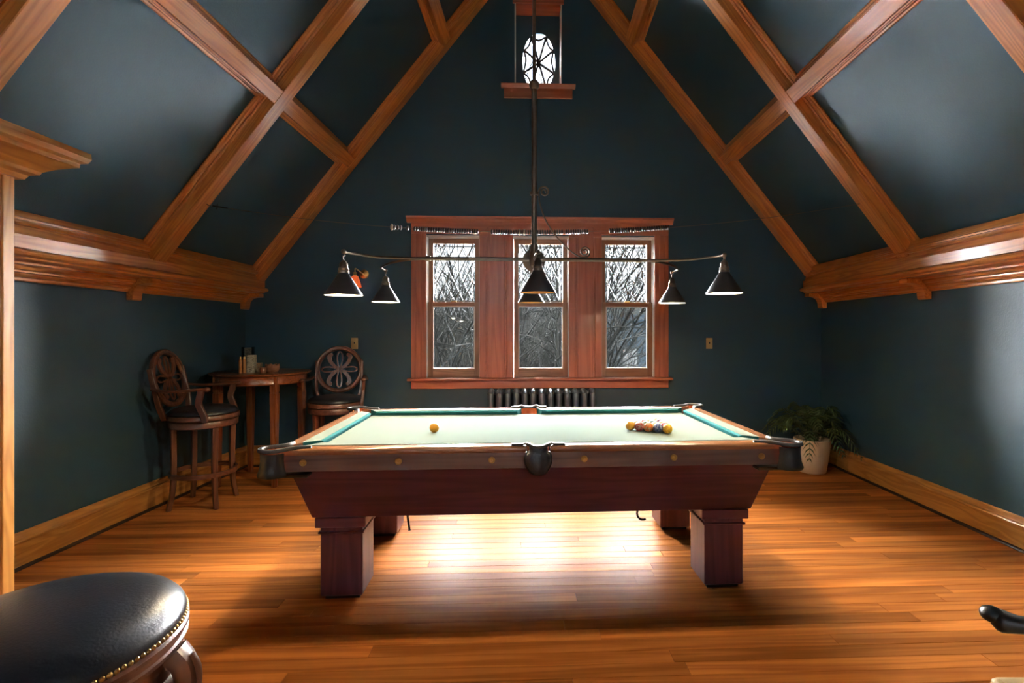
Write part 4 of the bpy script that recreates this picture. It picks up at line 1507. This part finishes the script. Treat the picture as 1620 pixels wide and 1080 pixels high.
def bead(px, me):
    t = wire_at_px(px)
    p = wire(t)
    d = wire(min(1, t + 0.01)) - wire(max(0, t - 0.01))
    place('bead', me, sw, tuple(p - base), (0, -math.atan2(d.z, math.hypot(d.x, d.y)), math.atan2(d.y, d.x)))


for (a, b, n) in ((624, 634, 3), (656, 755, 27), (778, 889, 30), (896, 929, 10), (965, 1057, 26)):
    for i in range(n):
        bead(a + (b - a) * i / (n - 1), bead_d)
bead(645, bead_d)
for px in (620, 822, 829.5):
    bead(px, bead_l)
# hooks and turnbuckle
w0 = WA - base
MB().tube(catmull([w0 + Vector((0.0, 0.0, 0.0)), w0 + Vector((-0.02, 0, 0.012)), w0 + Vector((-0.035, -0.005, 0.03)), w0 + Vector((-0.05, -0.01, 0.05))], 4), 0.004, 6).build('hook', M['blackiron'], sw)
q = wire(0.012) - base
MB().tube([wire(0.006) - base, wire(0.028) - base], 0.006, 6).build('turnbuckle', M['blackiron'], sw)
MB().tube([q + Vector((0.0, 0, -0.022)), q + Vector((0.003, 0, 0.022))], 0.004, 6).build('turnbuckle_pin', M['blackiron'], sw)
w1 = WB - base
MB().tube(catmull([w1, w1 + Vector((0.02, 0, 0.008)), w1 + Vector((0.045, 0, 0.02)), w1 + Vector((0.06, 0, 0.01))], 4), 0.004, 6).build('hook', M['blackiron'], sw)

# ------------------------------------------------------------------ wall fittings
sc = empty('wall_sconce', tuple(on_wall(-1.87, 0, 2.03)))
sc.rotation_euler = (0, 0, PHI)
tag(sc, 'small brass wall sconce with an orange glass shade behind the lamp', 'wall lamp')
MB().lathe([(0, -0.020), (0.012, -0.022), (0.020, -0.014), (0.045, -0.010), (0.050, 0.0), (0, 0.0)], 24, (0, 0, 0), 'y').build('back_plate', M['brass'], sc, smooth=45)
MB().tube(catmull([(0, -0.02, 0), (-0.005, -0.07, 0.005), (-0.03, -0.11, 0.03), (-0.052, -0.12, 0.045), (-0.058, -0.12, 0.035), (-0.058, -0.12, 0.0)], 5), 0.006, 8).build('arm', M['brass'], sc, smooth=60)
MB().lathe([(0.0, 0.01), (0.016, 0.008), (0.018, -0.03), (0.0, -0.03)], 18, (-0.058, -0.12, 0)).build('socket', M['brass'], sc, smooth=40)
MB().lathe([(0.018, -0.028), (0.030, -0.034), (0.046, -0.075), (0.058, -0.115), (0.066, -0.150), (0.063, -0.150), (0.055, -0.113), (0.043, -0.073), (0.027, -0.036), (0.016, -0.031)], 28, (-0.058, -0.12, 0), closed_prof=True).build('glass_shade', M['amber'], sc, smooth=60)

for px, lb in ((561, 'brass light switch plate above the stool by the gable wall'), (1122, 'brass light switch plate between the window and the palm')):
    dd = WALL_Y + 0.041 * ((px - 853) * 5.4 / 790)
    u = (px - 853) * dd / 790
    z = 1.4 - (543 - 527) * dd / 790
    e = empty('switch_plate', tuple(on_wall(u / math.cos(PHI), 0, z)))
    e.rotation_euler = (0, 0, PHI)
    tag(e, lb, 'light switch', 'brass switch plates')
    MB().box(-0.036, 0.036, -0.006, 0, -0.060, 0.060).build('plate', M['plate'], e, bevel=0.003)
    MB().box(-0.005, 0.005, -0.016, -0.006, -0.004, 0.014).build('toggle', M['blackwood'], e, bevel=0.001)
    for zz in (-0.03, 0.03):
        MB().lathe([(0, -0.0075), (0.003, -0.007), (0.0035, -0.006)], 10, (0, 0, zz), 'y').build('screw', M['brass'], e)

# ------------------------------------------------------------------ radiator
rd = empty('radiator', tuple(on_wall(0.02, -0.15, 0)))
rd.rotation_euler = (0, 0, PHI)
tag(rd, 'slate blue cast iron radiator under the triple window', 'radiator')
secw = 0.0885
sec = MB()
pr = [(-0.085, 0.10), (-0.092, 0.16), (-0.092, 0.74), (-0.086, 0.775), (-0.060, 0.797), (-0.02, 0.806), (0.02, 0.806), (0.060, 0.797), (0.086, 0.775), (0.092, 0.74), (0.092, 0.16), (0.085, 0.10)]
for (w, k) in ((0.026, 1.0),):
    sec.prism([(p[0] * 0.97, p[1]) for p in pr], -0.016, 0.016, 'x')
for yy in (-0.068, 0.068):
    sec.tube([(0, yy, 0.08), (0, yy, 0.70), (0, yy, 0.76), (0, yy * 0.9, 0.79)], [0.030, 0.030, 0.034, 0.020], 12)
sec.tube([(0, -0.088, 0.768), (0, -0.05, 0.785), (0, 0.05, 0.785), (0, 0.088, 0.768)], [0.020, 0.034, 0.034, 0.020], 12)
sec.tube([(0, -0.085, 0.13), (0, 0.085, 0.13)], 0.034, 12)
secm = sec.mesh('radiator_section', M['radiator'], 50)
for i in range(13):
    place('section', secm, rd, ((i - 6) * secw, 0, 0))
for zz in (0.775, 0.13):
    MB().tube([(-6.3 * secw, 0, zz), (6.3 * secw, 0, zz)], 0.018, 12).build('header_pipe', M['radiator'], rd, smooth=60)
for sx in (-6, 6):
    for yy in (-0.06, 0.06):
        MB().lathe([(0.02, 0.10), (0.022, 0.04), (0.032, 0.0), (0, 0)], 12, (sx * secw, yy, 0)).build('foot', M['radiator'], rd, smooth=50)
MB().lathe([(0, -0.02), (0.014, -0.02), (0.016, 0.02), (0.010, 0.035), (0.022, 0.04), (0.022, 0.052), (0, 0.056)], 14, (6.75 * secw, 0, 0.15)).build('valve', M['brass'], rd, smooth=40)

# ------------------------------------------------------------------ potted palm
pp = empty('potted_palm', (2.765, 5.06, 0))
tag(pp, 'green palm in a tapered cream pot in the corner of the room', 'potted plant')
MB().lathe([(0.0, 0.0), (0.118, 0.0), (0.126, 0.006), (0.150, 0.15), (0.168, 0.30), (0.171, 0.332), (0.164, 0.338), (0.158, 0.330), (0.150, 0.26), (0.0, 0.26)], 40).build('pot', M['pot'], pp, smooth=50)
MB().lathe([(0.0, 0.302), (0.10, 0.300), (0.156, 0.296), (0.152, 0.275), (0, 0.27)], 24).build('soil', M['soil'], pp)
prng = random.Random(21)


def frond(an, reach, rise, droop):
    d = Vector((math.cos(an), math.sin(an), 0))
    sd = Vector((-d.y, d.x, 0))
    pts = [Vector((0, 0, 0.30)) + d * 0.02, Vector((0, 0, 0.30 + rise * 0.55)) + d * reach * 0.30, Vector((0, 0, 0.30 + rise)) + d * reach * 0.65, Vector((0, 0, 0.30 + rise - droop)) + d * reach]
    c = catmull(pts, 6)
    b_ = MB()
    b_.tube(c, [0.004 - 0.003 * i / (len(c) - 1) for i in range(len(c))], 5)
    n = len(c)
    for i in range(5, n, 1):
        t = i / (n - 1)
        tg = (c[min(i + 1, n - 1)] - c[i - 1]).normalized()
        for s in (-1, 1):
            ln = 0.135 * math.sin(PI * min(0.97, 0.16 + 0.78 * t)) ** 0.7 * prng.uniform(0.85, 1.15)
            dr = (sd * s * 0.80 + tg * 0.75 + Vector((0, 0, -0.20 + prng.uniform(-0.12, 0.12)))).normalized()
            root = c[i] + tg * prng.uniform(-0.006, 0.006)
            w = tg * 0.0105
            m_ = root + dr * ln * 0.5 + Vector((0, 0, 0.008))
            tip = root + dr * ln + Vector((0, 0, -0.22 * ln))
            nn = dr.cross(tg).normalized() * 0.002
            b_.add([root - w * 0.5, m_ - w, tip, m_ + w, root + w * 0.5, m_ + nn], [(0, 1, 5, 4), (1, 2, 5), (5, 2, 3), (4, 5, 3)])
    return b_


for k in range(26):
    ring = k % 3
    an = k * 2.399 + prng.uniform(-0.2, 0.2)
    reach = (0.22, 0.38, 0.52)[ring] * prng.uniform(0.85, 1.12)
    rise = (0.33, 0.27, 0.17)[ring] * prng.uniform(0.85, 1.1)
    droop = (0.02, 0.11, 0.22)[ring] * prng.uniform(0.8, 1.2)
    # keep clear of the walls
    ex_ = 2.765 + reach * math.cos(an)
    ey_ = 5.06 + reach * math.sin(an)
    if ex_ > 3.05:
        reach *= max(0.25, (3.05 - 2.765) / (ex_ - 2.765))
    lim = 5.46
    if 5.06 + reach * math.sin(an) > lim:
        reach *= max(0.25, (lim - 5.06) / (reach * math.sin(an)))
    frond(an, reach, rise, droop).build('frond', M['frond'], pp)

# ------------------------------------------------------------------ armchair at the picture edge
ac = empty('armchair', (1.45, 1.05, 0))
tag(ac, 'black lacquered open armchair with tan seat, cut by the picture edge', 'armchair')
MB().box(-0.285, 0.26, -0.25, 0.25, 0.40, 0.462).build('seat_frame', M['blackwood'], ac, bevel=0.008, seg=2)
MB().box(-0.275, 0.24, -0.24, 0.262, 0.463, 0.505).build('seat', M['tanseat'], ac, bevel=0.018, seg=3)
for sx in (-1, 1):
    for sy in (-1, 1):
        MB().hexa([(sx * 0.25 - 0.016, sy * 0.21 - 0.016, 0), (sx * 0.25 + 0.016, sy * 0.21 - 0.016, 0), (sx * 0.25 + 0.016, sy * 0.21 + 0.016, 0), (sx * 0.25 - 0.016, sy * 0.21 + 0.016, 0),
                   (sx * 0.25 - 0.024, sy * 0.21 - 0.024, 0.40), (sx * 0.25 + 0.024, sy * 0.21 - 0.024, 0.40), (sx * 0.25 + 0.024, sy * 0.21 + 0.024, 0.40), (sx * 0.25 - 0.024, sy * 0.21 + 0.024, 0.40)]).build('leg', M['blackwood'], ac, bevel=0.003)
for s in (-1, 1):
    arm = catmull([(0.30, s * 0.20, 0.70), (0.10, s * 0.165, 0.685), (-0.08, s * 0.18, 0.668), (-0.205, s * 0.222, 0.660), (-0.265, s * 0.262, 0.660)], 6)
    sc_ = [0.9 if i < len(arm) - 5 else (1.0, 1.12, 1.2, 1.1, 0.7)[i - len(arm) + 5] for i in range(len(arm))]
    MB().sweep(arm, [(-0.026, -0.016), (-0.018, -0.024), (0.018, -0.024), (0.026, -0.016), (0.026, 0.004), (0.018, 0.012), (-0.018, 0.012), (-0.026, 0.004)], scale=sc_).build('arm', M['blackwood'], ac, smooth=50)
    MB().sphere((-0.262, s * 0.260, 0.664), 0.027, 16, 10, 0.75).build('arm_knob', M['blackwood'], ac, smooth=180)
    MB().sweep(catmull([(-0.02, s * 0.17, 0.668), (-0.01, s * 0.19, 0.58), (0.02, s * 0.225, 0.50), (0.02, s * 0.235, 0.44)], 4), [(-0.014, -0.02), (0.014, -0.02), (0.014, 0.02), (-0.014, 0.02)], up=(1, 0, 0)).build('arm_post', M['blackwood'], ac, smooth=40)
    MB().sweep(catmull([(0.245, s * 0.22, 0.42), (0.262, s * 0.22, 0.70), (0.31, s * 0.21, 1.02)], 5), [(-0.018, -0.022), (0.018, -0.022), (0.018, 0.022), (-0.018, 0.022)], up=(1, 0, 0)).build('back_post', M['blackwood'], ac, smooth=40)
MB().hexa([(0.262, -0.20, 0.56), (0.262, 0.20, 0.56), (0.29, 0.20, 0.56), (0.29, -0.20, 0.56), (0.30, -0.19, 1.0), (0.30, 0.19, 1.0), (0.328, 0.19, 1.0), (0.328, -0.19, 1.0)]).build('backrest', M['tanseat'], ac, bevel=0.01, seg=2)

# ------------------------------------------------------------------ outside
GZ = -6.5
gr = MB()
n = 24
vs, fs = [], []
hr = random.Random(5)
prof_y = [26, 30, 36, 42, 55, 70]
prof_z = [-6.6, -4.6, -2.8, -0.8, 2.2, 4.2]
tag(MB().box(-40, 40, 5.9, 27, -7.2, -6.5).build('ground', M['lawn']), 'pale unseen ground added below the windows to bounce daylight up', kind='structure')
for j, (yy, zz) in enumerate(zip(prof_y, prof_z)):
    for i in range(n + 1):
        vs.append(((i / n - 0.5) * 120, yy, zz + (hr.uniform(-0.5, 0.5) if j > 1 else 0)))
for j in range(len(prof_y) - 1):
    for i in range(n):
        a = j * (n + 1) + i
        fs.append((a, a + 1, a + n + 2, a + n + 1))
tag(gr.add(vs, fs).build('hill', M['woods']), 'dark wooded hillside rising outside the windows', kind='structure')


def tree_mesh(seed, height, r0, levels, name, spread=0.62, first=0.28, rmin=0.006, many=(1, 2)):
    g = random.Random(seed)
    b_ = MB()

    def grow(p, d, ln, r, lv):
        nseg = 5 if lv == 0 else (4 if lv < 3 else 3)
        pts = [p]
        q = p
        dd = d
        kids = []
        for i in range(nseg):
            dd = (dd + Vector((g.uniform(-1, 1), g.uniform(-1, 1), g.uniform(-0.6, 1.0))) * (0.10 + 0.07 * lv)).normalized()
            q = q + dd * ln / nseg
            pts.append(q)
            kids.append((q, dd, (i + 1) / nseg))
        rr = [r * (1 - 0.55 * i / nseg) for i in range(nseg + 1)]
        b_.tube(pts, rr, (7 if lv == 0 else 5) if lv < 2 else (4 if lv < 3 else 3))
        if lv >= levels or math.hypot(q.x, q.y) > 3.6:
            return
        for (kp, kd, t) in kids:
            if t < first and lv == 0:
                continue
            for _ in range(2 if lv < 2 else g.choice(many)):
                an = g.uniform(0, 2 * PI)
                h = kd.orthogonal().normalized()
                ax = (Matrix.Rotation(an, 3, kd) @ h)
                nd = (kd * math.cos(spread) + ax * math.sin(spread) * g.uniform(0.7, 1.3) + Vector((0, 0, 0.10))).normalized()
                grow(kp, nd, ln * g.uniform(0.50, 0.72), max(r * (1 - 0.55 * t) * g.uniform(0.45, 0.7), rmin), lv + 1)
    grow(Vector((0, 0, 0)), Vector((0, 0, 1)), height * 0.52, r0, 0)
    return b_.mesh(name, M['bark'])


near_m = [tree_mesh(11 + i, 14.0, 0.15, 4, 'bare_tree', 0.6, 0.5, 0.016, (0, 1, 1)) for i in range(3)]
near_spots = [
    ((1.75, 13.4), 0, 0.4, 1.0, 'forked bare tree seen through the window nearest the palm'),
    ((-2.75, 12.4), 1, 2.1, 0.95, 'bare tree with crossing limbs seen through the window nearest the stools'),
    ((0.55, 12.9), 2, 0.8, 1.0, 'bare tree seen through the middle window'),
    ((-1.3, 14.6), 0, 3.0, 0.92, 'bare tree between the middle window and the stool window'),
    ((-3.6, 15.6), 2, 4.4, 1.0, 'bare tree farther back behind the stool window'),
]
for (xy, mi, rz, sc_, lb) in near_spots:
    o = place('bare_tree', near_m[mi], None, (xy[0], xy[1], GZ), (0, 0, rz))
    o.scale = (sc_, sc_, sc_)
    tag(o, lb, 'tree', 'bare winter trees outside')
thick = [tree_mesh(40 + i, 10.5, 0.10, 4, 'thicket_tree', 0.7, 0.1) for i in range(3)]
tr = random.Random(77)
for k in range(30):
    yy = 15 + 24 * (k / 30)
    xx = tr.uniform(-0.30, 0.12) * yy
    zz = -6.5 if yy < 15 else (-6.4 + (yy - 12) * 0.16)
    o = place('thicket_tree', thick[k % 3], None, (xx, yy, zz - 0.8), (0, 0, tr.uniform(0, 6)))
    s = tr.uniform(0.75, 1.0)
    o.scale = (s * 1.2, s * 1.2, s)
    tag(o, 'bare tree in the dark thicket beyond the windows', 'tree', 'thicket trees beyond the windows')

nh = empty('house', (8.5, 27, -6.5))
tag(nh, 'grey blue neighbouring house with a flat roof beyond the window nearest the palm', 'house')
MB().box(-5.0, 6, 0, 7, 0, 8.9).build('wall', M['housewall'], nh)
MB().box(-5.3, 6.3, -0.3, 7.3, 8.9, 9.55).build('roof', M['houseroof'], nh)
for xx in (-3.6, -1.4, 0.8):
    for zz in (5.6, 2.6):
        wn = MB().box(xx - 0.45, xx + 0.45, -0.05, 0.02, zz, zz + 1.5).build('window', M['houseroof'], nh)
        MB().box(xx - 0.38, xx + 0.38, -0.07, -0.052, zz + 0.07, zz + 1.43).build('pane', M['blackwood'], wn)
